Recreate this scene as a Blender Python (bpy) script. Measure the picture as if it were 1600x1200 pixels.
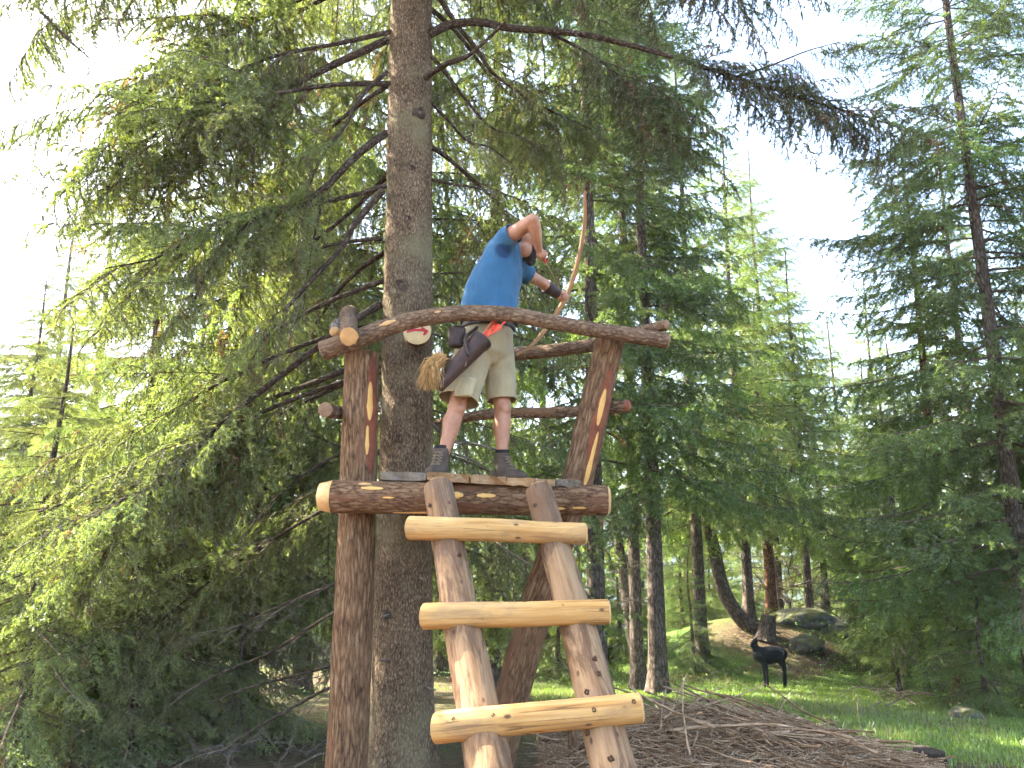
import bpy, bmesh, math, random
import numpy as np
from mathutils import Vector, Matrix, Quaternion
scene = bpy.context.scene
C = scene.collection
for o in list(bpy.data.objects): bpy.data.objects.remove(o)
R = math.radians

# ------------------------------------------------------------------ camera
PITCH, EYE, FPX = R(12.0), 1.6, 1250.0
cam_data = bpy.data.cameras.new('camera'); cam = bpy.data.objects.new('camera', cam_data); C.objects.link(cam)
cam.location = (0, 0, EYE); cam.rotation_euler = (R(90) + PITCH, 0, 0)
cam_data.sensor_width = 36.0; cam_data.lens = 36.0 * FPX / 1600.0
cam_data.clip_start = 0.05; cam_data.clip_end = 3000
scene.camera = cam
# ------------------------------------------------------------------ sky, sun, exposure
SUN = Vector((-0.74, 0.34, 0.70)).normalized()
world = bpy.data.worlds.new('World'); scene.world = world; world.use_nodes = True
wt = world.node_tree; bg = wt.nodes['Background']
sky = wt.nodes.new('ShaderNodeTexSky'); sky.sky_type = 'NISHITA'; sky.sun_disc = False
sky.sun_elevation = math.asin(SUN.z); sky.sun_rotation = math.atan2(SUN.x, SUN.y)
sky.air_density = 1.0; sky.dust_density = 7.0; sky.ozone_density = 1.0; sky.altitude = 1200
wt.links.new(sky.outputs[0], bg.inputs[0]); bg.inputs[1].default_value = 0.15
sun_data = bpy.data.lights.new('sun', 'SUN'); sun_data.energy = 5.0; sun_data.angle = R(0.53); sun_data.color = (1.0, 0.94, 0.83)
sun = bpy.data.objects.new('sun', sun_data); C.objects.link(sun)
sun.rotation_euler = SUN.to_track_quat('Z', 'Y').to_euler(); sun.location = SUN * 60
vs = scene.view_settings
vs.view_transform = 'Standard'; vs.look = 'None'; vs.gamma = 1.0; vs.use_curve_mapping = False; vs.exposure = 3.05
cy = scene.cycles
cy.max_bounces = 5; cy.diffuse_bounces = 3; cy.transmission_bounces = 4; cy.use_light_tree = False; cy.glossy_bounces = 2; cy.volume_bounces = 0
cy.transparent_max_bounces = 4; cy.caustics_reflective = False; cy.caustics_refractive = False
cy.sample_clamp_indirect = 6.0; cy.use_adaptive_sampling = True; cy.adaptive_threshold = .036; cy.adaptive_min_samples = 24; scene.render.filter_size = 1.1; cy.use_denoising = True; cy.denoiser = 'OPENIMAGEDENOISE'; cy.denoising_input_passes = 'RGB_ALBEDO_NORMAL'; cy.denoising_prefilter = 'ACCURATE'

# ------------------------------------------------------------------ helpers
def at(x, y, Y):
    """world point at depth Y seen at photo pixel (x, y)"""
    u, v = (x - 800) / FPX, -(y - 600) / FPX
    d = Vector((u, math.cos(PITCH) - v * math.sin(PITCH), math.sin(PITCH) + v * math.cos(PITCH)))
    return Vector((0, 0, EYE)) + d * (Y / d.y)
def ppm(x, y, Y):
    """photo pixels per metre there"""
    p = at(x, y, Y); return FPX / (p.y * math.cos(PITCH) + (p.z - EYE) * math.sin(PITCH))
def sstep(a, b, x):
    t = np.clip((np.asarray(x, float) - a) / (b - a), 0, 1); return t * t * (3 - 2 * t)
_P = np.random.RandomState(5).rand(65536)
def vnoise(p):
    """3-D value noise in [-1,1]; p is (N,3)"""
    p = np.asarray(p, float); i = np.floor(p).astype(np.int64); f = p - i; f = f * f * (3 - 2 * f)
    out = 0
    for dx in (0, 1):
        for dy in (0, 1):
            for dz in (0, 1):
                h = ((i[:, 0] + dx) * 73856093 ^ (i[:, 1] + dy) * 19349663 ^ (i[:, 2] + dz) * 83492791) & 65535
                w = (f[:, 0] if dx else 1 - f[:, 0]) * (f[:, 1] if dy else 1 - f[:, 1]) * (f[:, 2] if dz else 1 - f[:, 2])
                out = out + _P[h] * w
    return out * 2 - 1
def fbm(p, n=3):
    p = np.asarray(p, float); s = 0; a = 1.0
    for k in range(n): s = s + a * vnoise(p * (2 ** k) + 17.3 * k); a *= .5
    return s / 1.75
def gz(x, y):
    """ground height"""
    x = np.asarray(x, float); y = np.asarray(y, float)
    z = -0.09 * np.clip(y - 6.5, 0, 10.5)
    z = z - 0.05 * np.clip(x - 4.0, 0, 30) * sstep(3, 8, y)
    m = np.exp(-(((x - 6.2) / 3.0) ** 2 + ((y - 20.4) / 2.3) ** 2))
    z = z + 1.15 * m
    z = z - 0.16 * np.clip(y - 25, 0, 110) - 0.05 * np.clip(np.abs(x) - 25, 0, 60)
    z = z + 62 * sstep(160, 520, y + 0.35 * np.abs(x)) * (0.75 + 0.25 * np.sin(x * 0.011 + 1.0))
    q = np.stack([x.ravel() * .45, y.ravel() * .45, 0 * x.ravel()], 1)
    z = z + 0.07 * fbm(q, 3).reshape(x.shape)
    return z
def gnd(x, y): return float(gz(np.array([x]), np.array([y]))[0])

def newmesh(name, V, F, mats, mi=None, smooth=False, attrs=None):
    """V (N,3); F list or (M,3|4) array; mi per-face material index"""
    me = bpy.data.meshes.new(name); V = np.ascontiguousarray(V, dtype=np.float32)
    if isinstance(F, np.ndarray):
        n, k = F.shape
        me.vertices.add(len(V)); me.vertices.foreach_set('co', V.ravel())
        me.loops.add(n * k); me.loops.foreach_set('vertex_index', np.ascontiguousarray(F, dtype=np.int32).ravel())
        me.polygons.add(n); me.polygons.foreach_set('loop_start', np.arange(0, n * k, k, dtype=np.int32))
    else:
        me.from_pydata([tuple(map(float, v)) for v in V], [], [tuple(map(int, f)) for f in F])
    if mi is not None: me.polygons.foreach_set('material_index', np.asarray(mi, dtype=np.int32))
    me.polygons.foreach_set('use_smooth', np.full(len(me.polygons), bool(smooth)))
    for k, a in (attrs or {}).items():
        a = np.asarray(a, dtype=np.float32)
        if a.ndim == 1: me.attributes.new(k, 'FLOAT', 'POINT').data.foreach_set('value', a)
        else: me.attributes.new(k, 'FLOAT_VECTOR', 'POINT').data.foreach_set('vector', a.ravel())
    for m in (mats if isinstance(mats, (list, tuple)) else [mats]): me.materials.append(m)
    me.update(calc_edges=True)
    return me
def obj(name, me, parent=None, loc=None, label=None, cat=None, group=None, kind=None, M=None):
    o = bpy.data.objects.new(name, me); C.objects.link(o)
    if loc is not None: o.location = loc
    if M is not None: o.matrix_world = M
    if parent is not None:
        o.parent = parent
        o.matrix_parent_inverse = inv_of(parent)
    for k, v in (('label', label), ('category', cat), ('group', group), ('kind', kind)):
        if v: o[k] = v
    return o
def world_of(o):
    return o.matrix_basis.copy() if o.parent is None else world_of(o.parent) @ o.matrix_parent_inverse @ o.matrix_basis
def inv_of(p): return world_of(p).inverted()
def thing(name, loc, label, cat, group=None):
    """an Empty at a thing's base; parts are given in world coordinates"""
    return obj(name, None, None, loc, label, cat, group)

# ------------------------------------------------------------------ materials
def mat(name):
    m = bpy.data.materials.new(name); m.use_nodes = True; nt = m.node_tree
    b = nt.nodes['Principled BSDF']; return m, nt, b
def N(nt, t, **kw):
    n = nt.nodes.new(t)
    for k, v in kw.items():
        if k.startswith('i_'):
            key = k[2:]; key = int(key) if key.isdigit() else key.replace('_', ' ')
            n.inputs[key].default_value = v
        else: setattr(n, k, v)
    return n
def ramp(nt, fac, stops):
    r = nt.nodes.new('ShaderNodeValToRGB'); e = r.color_ramp.elements
    e[0].position, e[0].color = stops[0][0], (*stops[0][1], 1); e[1].position, e[1].color = stops[-1][0], (*stops[-1][1], 1)
    for p, c in stops[1:-1]:
        q = e.new(p); q.color = (*c, 1)
    nt.links.new(fac, r.inputs[0]); return r.outputs[0]
def mixc(nt, f, a, b, mode='MIX'):
    n = nt.nodes.new('ShaderNodeMix'); n.data_type = 'RGBA'; n.blend_type = mode
    for s, v in ((0, f), (6, a), (7, b)):
        if isinstance(v, bpy.types.NodeSocket): nt.links.new(v, n.inputs[s])
        elif s == 0: n.inputs[0].default_value = v
        else: n.inputs[s].default_value = (*v, 1)
    return n.outputs[2]
def math_(nt, op, a, b=0.0, clamp=False):
    n = nt.nodes.new('ShaderNodeMath'); n.operation = op; n.use_clamp = clamp
    for k, v in ((0, a), (1, b)):
        if isinstance(v, bpy.types.NodeSocket): nt.links.new(v, n.inputs[k])
        else: n.inputs[k].default_value = v
    return n.outputs[0]
def coords(nt, attr=None, scale=(1, 1, 1)):
    if attr: s = N(nt, 'ShaderNodeAttribute', attribute_name=attr).outputs['Vector']
    else: s = N(nt, 'ShaderNodeTexCoord').outputs['Object']
    m = N(nt, 'ShaderNodeMapping'); m.inputs['Scale'].default_value = scale
    nt.links.new(s, m.inputs[0]); return m.outputs[0]
def tex(nt, co, kind='noise', scale=5.0, detail=4.0, rough=.6, dist=0.0, feature=None, out=0):
    if kind == 'noise':
        n = N(nt, 'ShaderNodeTexNoise'); n.inputs['Scale'].default_value = scale; n.inputs['Detail'].default_value = detail
        n.inputs['Roughness'].default_value = rough; n.inputs['Distortion'].default_value = dist
    else:
        n = N(nt, 'ShaderNodeTexVoronoi'); n.inputs['Scale'].default_value = scale
        if feature: n.feature = feature
    nt.links.new(co, n.inputs['Vector']); return n.outputs[out]
def bump(nt, b, h, strength=.5, dist=.01, prev=None):
    n = N(nt, 'ShaderNodeBump'); n.inputs['Strength'].default_value = strength; n.inputs['Distance'].default_value = dist
    nt.links.new(h, n.inputs['Height'])
    if prev is not None: nt.links.new(prev, n.inputs['Normal'])
    if b is not None: nt.links.new(n.outputs[0], b.inputs['Normal'])
    return n.outputs[0]

def bark_mat(name, stops, plate=26.0, stretch=.28, green=None, strip=None, depth=.012):
    """scaly bark in log space (attribute lc, metres)"""
    m, nt, b = mat(name)
    co = coords(nt, 'lc', (1, 1, stretch)); co1 = coords(nt, 'lc')
    warp = tex(nt, co, 'noise', 9, 3, out=1)
    w = N(nt, 'ShaderNodeVectorMath', operation='MULTIPLY_ADD'); nt.links.new(warp, w.inputs[0]); w.inputs[1].default_value = (.07, .07, .07); nt.links.new(co, w.inputs[2])
    edge = tex(nt, w.outputs[0], 'voronoi', plate, feature='DISTANCE_TO_EDGE')
    fine = tex(nt, co, 'noise', 70, 5, .7); mid = tex(nt, co1, 'noise', 6, 4, .6)
    e2 = math_(nt, 'MULTIPLY', edge, 3.0, True)
    vfine = tex(nt, co, 'noise', 190, 4, .75)
    h = math_(nt, 'ADD', math_(nt, 'MULTIPLY', e2, .22), math_(nt, 'ADD', math_(nt, 'MULTIPLY', fine, .62), math_(nt, 'ADD', math_(nt, 'MULTIPLY', vfine, .42), math_(nt, 'MULTIPLY', mid, .28))))
    c = ramp(nt, math_(nt, 'SUBTRACT', math_(nt, 'MULTIPLY', h, 1.3), .58, True), stops)
    if green:
        g = tex(nt, co1, 'noise', 2.2, 5, .65)
        c = mixc(nt, ramp(nt, g, [(.48, (0, 0, 0)), (.68, (.75,) * 3)]), c, green)
    if strip:
        g = tex(nt, coords(nt, 'lc', (1, 1, .25)), 'noise', 7.5, 5, .6, .8)
        c = mixc(nt, ramp(nt, g, [(.56, (0, 0, 0)), (.60, (.85,) * 3)]), c, strip)
    nt.links.new(c, b.inputs['Base Color']); b.inputs['Roughness'].default_value = 1.0; b.inputs['Specular IOR Level'].default_value = .06
    bump(nt, b, h, 1.0, depth * 1.7)
    return m
def peeled_mat(name, base, dark, pale, knotty=True, bits=None):
    m, nt, b = mat(name)
    co = coords(nt, 'lc', (1, 1, .05)); co1 = coords(nt, 'lc', (1, 1, .6))
    g = tex(nt, co, 'noise', 45, 5, .65, .4); g2 = tex(nt, coords(nt, 'lc', (1, 1, .14)), 'noise', 9, 4, .6, .5)
    c = ramp(nt, g, [(.28, dark), (.5, base), (.75, pale)])
    c = mixc(nt, ramp(nt, g2, [(.42, (0, 0, 0)), (.66, (.7,) * 3)]), c, pale)
    if bits:
        g3 = tex(nt, coords(nt, 'lc', (1, 1, .22)), 'noise', 8, 5, .7, 1.0)
        c = mixc(nt, ramp(nt, g3, [(.47, (0, 0, 0)), (.56, (.85,) * 3)]), c, bits)
    if knotty:
        v = tex(nt, co1, 'voronoi', 11)
        c = mixc(nt, ramp(nt, v, [(.07, (.9,) * 3), (.14, (0, 0, 0))]), c, (.07, .035, .018))
    d = tex(nt, coords(nt, 'lc', (1, 1, .03)), 'noise', 60, 2, .5)
    c = mixc(nt, ramp(nt, d, [(.66, (0, 0, 0)), (.72, (.55,) * 3)]), c, (.10, .05, .025))
    w1 = tex(nt, coords(nt, 'lc', (1, 1, .5)), 'noise', 5.5, 6, .72, .4)
    c = mixc(nt, ramp(nt, w1, [(.50, (0, 0, 0)), (.68, (.55,) * 3)]), c, (.17, .125, .085))       # boot dirt and greying
    ck = tex(nt, coords(nt, 'lc', (1, 1, .035)), 'voronoi', 30, feature='DISTANCE_TO_EDGE')
    cm = ramp(nt, ck, [(.0, (.8,) * 3), (.035, (0, 0, 0))]); cm = math_(nt, 'MULTIPLY', cm, ramp(nt, tex(nt, coords(nt, 'lc'), 'noise', 4, 3), [(.48, (0, 0, 0)), (.58, (1, 1, 1))]))
    c = mixc(nt, cm, c, (.06, .032, .018))
    nt.links.new(c, b.inputs['Base Color']); b.inputs['Roughness'].default_value = .8; b.inputs['Specular IOR Level'].default_value = .18
    bump(nt, b, math_(nt, 'SUBTRACT', g, math_(nt, 'MULTIPLY', cm, .6)), .55, .008)
    return m
def plain_mat(name, col, rough=.8, var=.25, scale=8.0, bs=.3, bd=.004, spec=.3, sheen=0):
    m, nt, b = mat(name); co = coords(nt)
    n = tex(nt, co, 'noise', scale, 5, .65)
    lo = tuple(c * (1 - var) for c in col); hi = tuple(min(1, c * (1 + var)) for c in col)
    nt.links.new(ramp(nt, n, [(.3, lo), (.7, hi)]), b.inputs['Base Color'])
    b.inputs['Roughness'].default_value = rough; b.inputs['Specular IOR Level'].default_value = spec
    if sheen: b.inputs['Sheen Weight'].default_value = sheen
    bump(nt, b, tex(nt, co, 'noise', scale * 6, 3, .6), bs, bd)
    return m
def needle_mat(name, old, young, trans=.42, tint=(1.16, 1.1, .46)):
    """needles: diffuse + translucent; attribute young marks this year's shoots"""
    m = bpy.data.materials.new(name); m.use_nodes = True; nt = m.node_tree; nt.nodes.clear()
    out = N(nt, 'ShaderNodeOutputMaterial')
    y = N(nt, 'ShaderNodeAttribute', attribute_name='young').outputs['Fac']
    oi = N(nt, 'ShaderNodeObjectInfo').outputs['Random']
    c = mixc(nt, math_(nt, 'MAXIMUM', y, 0.0), old, young)
    c = mixc(nt, math_(nt, 'MULTIPLY', y, -1.0, True), c, (.20, .115, .06))      # withered twigs
    hs = N(nt, 'ShaderNodeHueSaturation'); nt.links.new(c, hs.inputs['Color'])
    nt.links.new(math_(nt, 'ADD', math_(nt, 'MULTIPLY', oi, .03), .485), hs.inputs['Hue'])
    nt.links.new(math_(nt, 'ADD', math_(nt, 'MULTIPLY', oi, .5), .75), hs.inputs['Value'])
    d = N(nt, 'ShaderNodeBsdfDiffuse'); t = N(nt, 'ShaderNodeBsdfTranslucent'); g = N(nt, 'ShaderNodeBsdfGlossy'); g.inputs['Roughness'].default_value = .45
    nt.links.new(hs.outputs[0], d.inputs['Color'])
    nt.links.new(mixc(nt, 1.0, hs.outputs[0], tint, 'MULTIPLY'), t.inputs['Color'])
    g.inputs['Color'].default_value = (.9, .95, 1, 1)
    m1 = N(nt, 'ShaderNodeMixShader', i_0=trans); nt.links.new(d.outputs[0], m1.inputs[1]); nt.links.new(t.outputs[0], m1.inputs[2])
    m2 = N(nt, 'ShaderNodeMixShader', i_0=.05); nt.links.new(m1.outputs[0], m2.inputs[1]); nt.links.new(g.outputs[0], m2.inputs[2])
    nt.links.new(m2.outputs[0], out.inputs['Surface'])
    return m

M_TRUNK = bark_mat('spruce_bark', [(.2, (.045, .03, .02)), (.45, (.165, .115, .068)), (.66, (.275, .20, .13)), (.9, (.39, .32, .24))], 62, .4, green=(.19, .165, .09), depth=.008)
M_BARKB = bark_mat('distant_bark', [(.24, (.05, .037, .028)), (.5, (.16, .125, .095)), (.85, (.30, .25, .20))], 22, .3)
M_BARKO = bark_mat('orange_bark', [(.28, (.06, .03, .017)), (.55, (.22, .12, .065)), (.85, (.36, .23, .14))], 22, .3)
M_POST = bark_mat('post_bark', [(.18, (.06, .034, .02)), (.42, (.19, .112, .058)), (.64, (.285, .185, .104)), (.9, (.41, .31, .205))], 40, .16, strip=(.18, .095, .052))
M_BEAM = bark_mat('beam_bark', [(.18, (.065, .032, .019)), (.42, (.195, .113, .058)), (.64, (.285, .188, .106)), (.9, (.42, .32, .205))], 32, .3, strip=(.18, .088, .048))
M_RAIL = bark_mat('rail_bark', [(.18, (.08, .05, .033)), (.42, (.20, .128, .076)), (.64, (.305, .213, .134)), (.92, (.45, .355, .25))], 44, .4, strip=(.25, .15, .085))
M_LIMB = bark_mat('limb_bark', [(.28, (.03, .022, .016)), (.6, (.11, .083, .06)), (.9, (.22, .18, .14))], 45, .5, depth=.004)
M_DEAD = bark_mat('dead_wood_bark', [(.28, (.1, .075, .055)), (.6, (.3, .25, .2)), (.9, (.52, .46, .39))], 40, .2, depth=.004)
M_RUNG = peeled_mat('peeled_rung_wood', (.43, .235, .07), (.27, .13, .038), (.53, .345, .14))
M_LADDER = peeled_mat('peeled_ladder_wood', (.235, .133, .062), (.115, .058, .026), (.33, .215, .112), bits=(.11, .06, .031))
M_CUT = plain_mat('fresh_cut_wood', (.50, .29, .11), .7, .25, 14)
M_CUTDARK = plain_mat('weathered_cut_wood', (.2, .12, .065), .8, .35, 14)
M_REDBARK = plain_mat('red_inner_bark', (.17, .052, .022), .75, .35, 12)
M_BARE = plain_mat('bare_yellow_wood', (.62, .36, .10), .6, .15, 9)
M_PLANK = peeled_mat('weathered_plank_wood', (.15, .125, .09), (.08, .06, .042), (.21, .17, .12), knotty=False)
M_PLANKB = peeled_mat('brown_plank_wood', (.25, .145, .065), (.14, .075, .033), (.36, .23, .11), knotty=False)
M_TWIG = plain_mat('twig_wood', (.11, .075, .05), .9, .3, 20)
M_NEAR = needle_mat('comb_spruce_needles', (.148, .195, .062), (.31, .38, .115), .55)
M_MID = needle_mat('spruce_needles', (.13, .195, .052), (.28, .375, .085), .55)
M_DARK = needle_mat('dark_spruce_needles', (.105, .16, .046), (.21, .31, .07), .54)
M_BACKLIT = needle_mat('silhouetted_spruce_needles', (.085, .115, .045), (.13, .17, .055), .45)  # darker needle copy: backlit silhouette shade put into the colour of the overhead sprays
M_LARCH = needle_mat('larch_needles', (.25, .34, .09), (.32, .43, .12), .55)
M_FAR = needle_mat('far_spruce_needles', (.15, .205, .095), (.21, .29, .12), .5)
# ------------------------------------------------------------------ log / trunk / limb builder
def spline(pts, n):
    """Catmull-Rom through rows of pts (any width) -> n rows, even in length"""
    P = np.asarray(pts, float); P = np.vstack([2 * P[0] - P[1], P, 2 * P[-1] - P[-2]]); out = []
    for i in range(1, len(P) - 2):
        for t in np.linspace(0, 1, 12, endpoint=False):
            a, b, c, d = P[i - 1], P[i], P[i + 1], P[i + 2]
            out.append(.5 * (2 * b + (c - a) * t + (2 * a - 5 * b + 4 * c - d) * t * t + (3 * b - a - 3 * c + d) * t ** 3))
    out.append(P[-2]); out = np.array(out)
    s = np.r_[0, np.cumsum(np.linalg.norm(np.diff(out[:, :3], axis=0), axis=1))]
    q = np.linspace(0, s[-1], n)
    return np.stack([np.interp(q, s, out[:, k]) for k in range(out.shape[1])], 1), q
class Log:
    """a round timber along pts with radii; rough adds lumps; lc = log-space coordinates"""
    def __init__(self, pts, rad, seg=20, step=.05, rough=.03, lump=3.0, seed=0, cap=(.5, .5), slant=(0, 0), flare=0, n=None):
        pts = np.asarray([tuple(p) for p in pts], float)
        rad = np.full(len(pts), rad) if np.isscalar(rad) else np.asarray(rad, float)
        L = np.linalg.norm(np.diff(pts, axis=0), axis=1).sum()
        n = n or max(3, int(L / step)); Q, s = spline(np.c_[pts, rad], n)
        P, r = Q[:, :3], Q[:, 3]; T = np.gradient(P, axis=0); T /= np.linalg.norm(T, axis=1)[:, None]
        a = np.array([0, 0, 1.0]) if abs(T[0, 2]) < .9 else np.array([1.0, 0, 0])
        U = [np.cross(T[0], a)]; U[0] /= np.linalg.norm(U[0])
        for i in range(1, n):
            u = U[-1] - T[i] * np.dot(U[-1], T[i]); U.append(u / np.linalg.norm(u))
        U = np.array(U); W = np.cross(T, U)
        self.P, self.r, self.U, self.W, self.s, self.T = P, r, U, W, s, T
        self.seg, self.rough, self.lump, self.seed, self.cap, self.slant, self.flare = seg, rough, lump, seed, cap, slant, flare
    def surf(self, s, th, off=0.0):
        s = np.asarray(s, float); th = np.asarray(th, float)
        g = lambda A: np.stack([np.interp(s, self.s, A[:, k]) for k in range(3)], -1)
        P, U, W = g(self.P), g(self.U), g(self.W); r = np.interp(s, self.s, self.r)
        q = np.stack([np.cos(th) * self.lump * .8, np.sin(th) * self.lump * .8, s * self.lump * 1.3 + 0 * th], -1) + self.seed * 7.7
        nz = fbm(q.reshape(-1, 3), 3).reshape(np.shape(s * 0 + th))
        rr = r * (1 + self.rough * nz)
        if self.flare:
            rr = rr * (1 + self.flare * np.exp(-s / .28) * (1 + .55 * np.sin(th * 5 + self.seed)))
        return P + (U * np.cos(th)[..., None] + W * np.sin(th)[..., None]) * (rr + off)[..., None]
    def theta_to(self, s, target):
        """angle on the log that faces a world point"""
        g = lambda A: np.array([np.interp(s, self.s, A[:, k]) for k in range(3)])
        d = np.array(target) - g(self.P); return math.atan2(d @ g(self.W), d @ g(self.U))
    def mesh(self, name, m, m_end=None, m_start=None):
        n, k = len(self.s), self.seg
        th = np.linspace(0, 2 * np.pi, k, endpoint=False)
        S, TH = np.meshgrid(self.s, th, indexing='ij'); V = self.surf(S, TH)
        for e, row in ((0, 0), (1, n - 1)):        # slanted saw cuts
            if self.slant[e]: V[row] += self.T[row] * (np.cos(th) * self.r[row] * self.slant[e])[:, None]
        lc = np.stack([np.cos(TH) * self.r[:, None], np.sin(TH) * self.r[:, None], S + self.seed * 3.1], -1)
        V = V.reshape(-1, 3); lc = lc.reshape(-1, 3)
        i = np.arange(n - 1)[:, None] * k; j = np.arange(k)[None]; j2 = (j + 1) % k
        F = np.stack([i + j, i + j2, i + k + j2, i + k + j], -1).reshape(-1, 4)
        mi = [0] * len(F); F = [tuple(f) for f in F]
        for e, row in ((0, 0), (1, n - 1)):        # end caps: a slightly domed disc in the second material
            if self.cap[e] is None: continue
            c = self.P[row] + self.T[row] * self.r[row] * self.cap[e] * (-1 if e == 0 else 1)
            ring = V[row * k:(row + 1) * k]; inner = self.P[row] + (ring - self.P[row]) * .82 + (c - self.P[row]) * .75
            b0 = len(V); V = np.vstack([V, ring, inner, c[None]]); lc = np.vstack([lc, ring * 3, inner * 3, c[None] * 3])
            for q in range(k):
                q2 = (q + 1) % k
                f1 = (b0 + q, b0 + q2, b0 + k + q2, b0 + k + q); f2 = (b0 + k + q, b0 + k + q2, b0 + 2 * k)
                if e == 0: f1, f2 = f1[::-1], f2[::-1]
                F += [f1, f2]; mi += [1 + e] * 2
        mats = [m, m_start or m_end or m, m_end or m]
        me = newmesh(name, V, F, mats, mi, True, {'lc': lc})
        return me
    def patch(self, name, s0, s1, th, half, m, off=.0025, seed=0, jag=.3):
        """a thin irregular lens of another surface lying on the log (bark peeled away)"""
        ns, na = 22, 5; t = np.linspace(0, 1, ns)
        w = half * np.sin(np.pi * t) ** .45 * (1 + jag * vnoise(np.c_[t * 6, 0 * t, 0 * t + seed * 3.3]))
        c = th + half * .5 * vnoise(np.c_[t * 4, 0 * t + 9, 0 * t + seed * 1.7])
        rr = np.interp(np.linspace(s0, s1, ns), self.s, self.r)
        A = c[:, None] + np.linspace(-1, 1, na)[None] * (w / rr)[:, None]; S = np.repeat(np.linspace(s0, s1, ns)[:, None], na, 1)
        V = self.surf(S, A, off).reshape(-1, 3); B = self.surf(S, A, -.004).reshape(-1, 3)
        V2 = np.vstack([V, B]); F = []; h = ns * na
        for i in range(ns - 1):
            for j in range(na - 1):
                a = i * na + j; F.append((a, a + 1, a + na + 1, a + na))
            a = i * na; F.append((a, a + na, a + na + h, a + h)); a = i * na + na - 1; F.append((a + na, a, a + h, a + na + h))
        return newmesh(name, V2, F, m, None, True, {'lc': V2})
def log_obj(name, parent, pts, rad, m, m_end=None, label=None, kind=None, m_start=None, **kw):
    lg = Log(pts, rad, **kw); o = obj(name, lg.mesh(name, m, m_end, m_start), parent, label=label, kind=kind); return o, lg

# ------------------------------------------------------------------ conifer branches (prototype meshes, axis +X, up +Z)
def tubes(segs, k=3):
    """segs rows: p0(3) p1(3) r0 r1 -> prisms"""
    S = np.asarray(segs, float)
    if not len(S): return np.zeros((0, 3)), np.zeros((0, 4), int)
    d = S[:, 3:6] - S[:, :3]; d /= np.linalg.norm(d, axis=1)[:, None] + 1e-9
    a = np.where(np.abs(d[:, 2:3]) < .9, np.array([[0, 0, 1.0]]), np.array([[1.0, 0, 0]]))
    u = np.cross(d, a); u /= np.linalg.norm(u, axis=1)[:, None] + 1e-9; w = np.cross(d, u)
    th = np.linspace(0, 2 * np.pi, k, endpoint=False)
    ring = u[:, None] * np.cos(th)[None, :, None] + w[:, None] * np.sin(th)[None, :, None]
    V = np.concatenate([S[:, None, :3] + ring * S[:, 6, None, None], S[:, None, 3:6] + ring * S[:, 7, None, None]], 1).reshape(-1, 3)
    b = np.arange(len(S))[:, None] * 2 * k; j = np.arange(k)[None]; j2 = (j + 1) % k
    return V, np.stack([b + j, b + j2, b + k + j2, b + k + j], -1).reshape(-1, 4)
def needle_tris(segs, per_m, nl, nw, rng, spread=.85, flat=0):
    """segs rows: p0 p1 young -> one thin triangle per needle"""
    S = np.asarray(segs, float); d = S[:, 3:6] - S[:, :3]; L = np.linalg.norm(d, axis=1); d = d / (L[:, None] + 1e-9)
    cnt = rng.poisson(L * per_m); idx = np.repeat(np.arange(len(S)), cnt); n = len(idx)
    base = S[idx, :3] + d[idx] * (L[idx] * rng.rand(n))[:, None]; ax = d[idx]
    rad = np.cross(ax, rng.randn(n, 3)); rad[:, 2] *= (1 - flat); rad /= np.linalg.norm(rad, axis=1)[:, None] + 1e-9
    dr = ax * (1.35 - spread) + rad * spread; dr /= np.linalg.norm(dr, axis=1)[:, None]
    side = np.cross(dr, rng.randn(n, 3)); side /= np.linalg.norm(side, axis=1)[:, None] + 1e-9
    l = nl * rng.uniform(.7, 1.25, n); w = nw * rng.uniform(.8, 1.2, n)
    V = np.stack([base + side * w[:, None] * .5, base - side * w[:, None] * .5, base + dr * l[:, None]], 1).reshape(-1, 3)
    return V, np.arange(3 * n).reshape(-1, 3), np.repeat(S[idx, 6], 3)
def unit(v): return v / (np.linalg.norm(v) + 1e-9)
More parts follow.
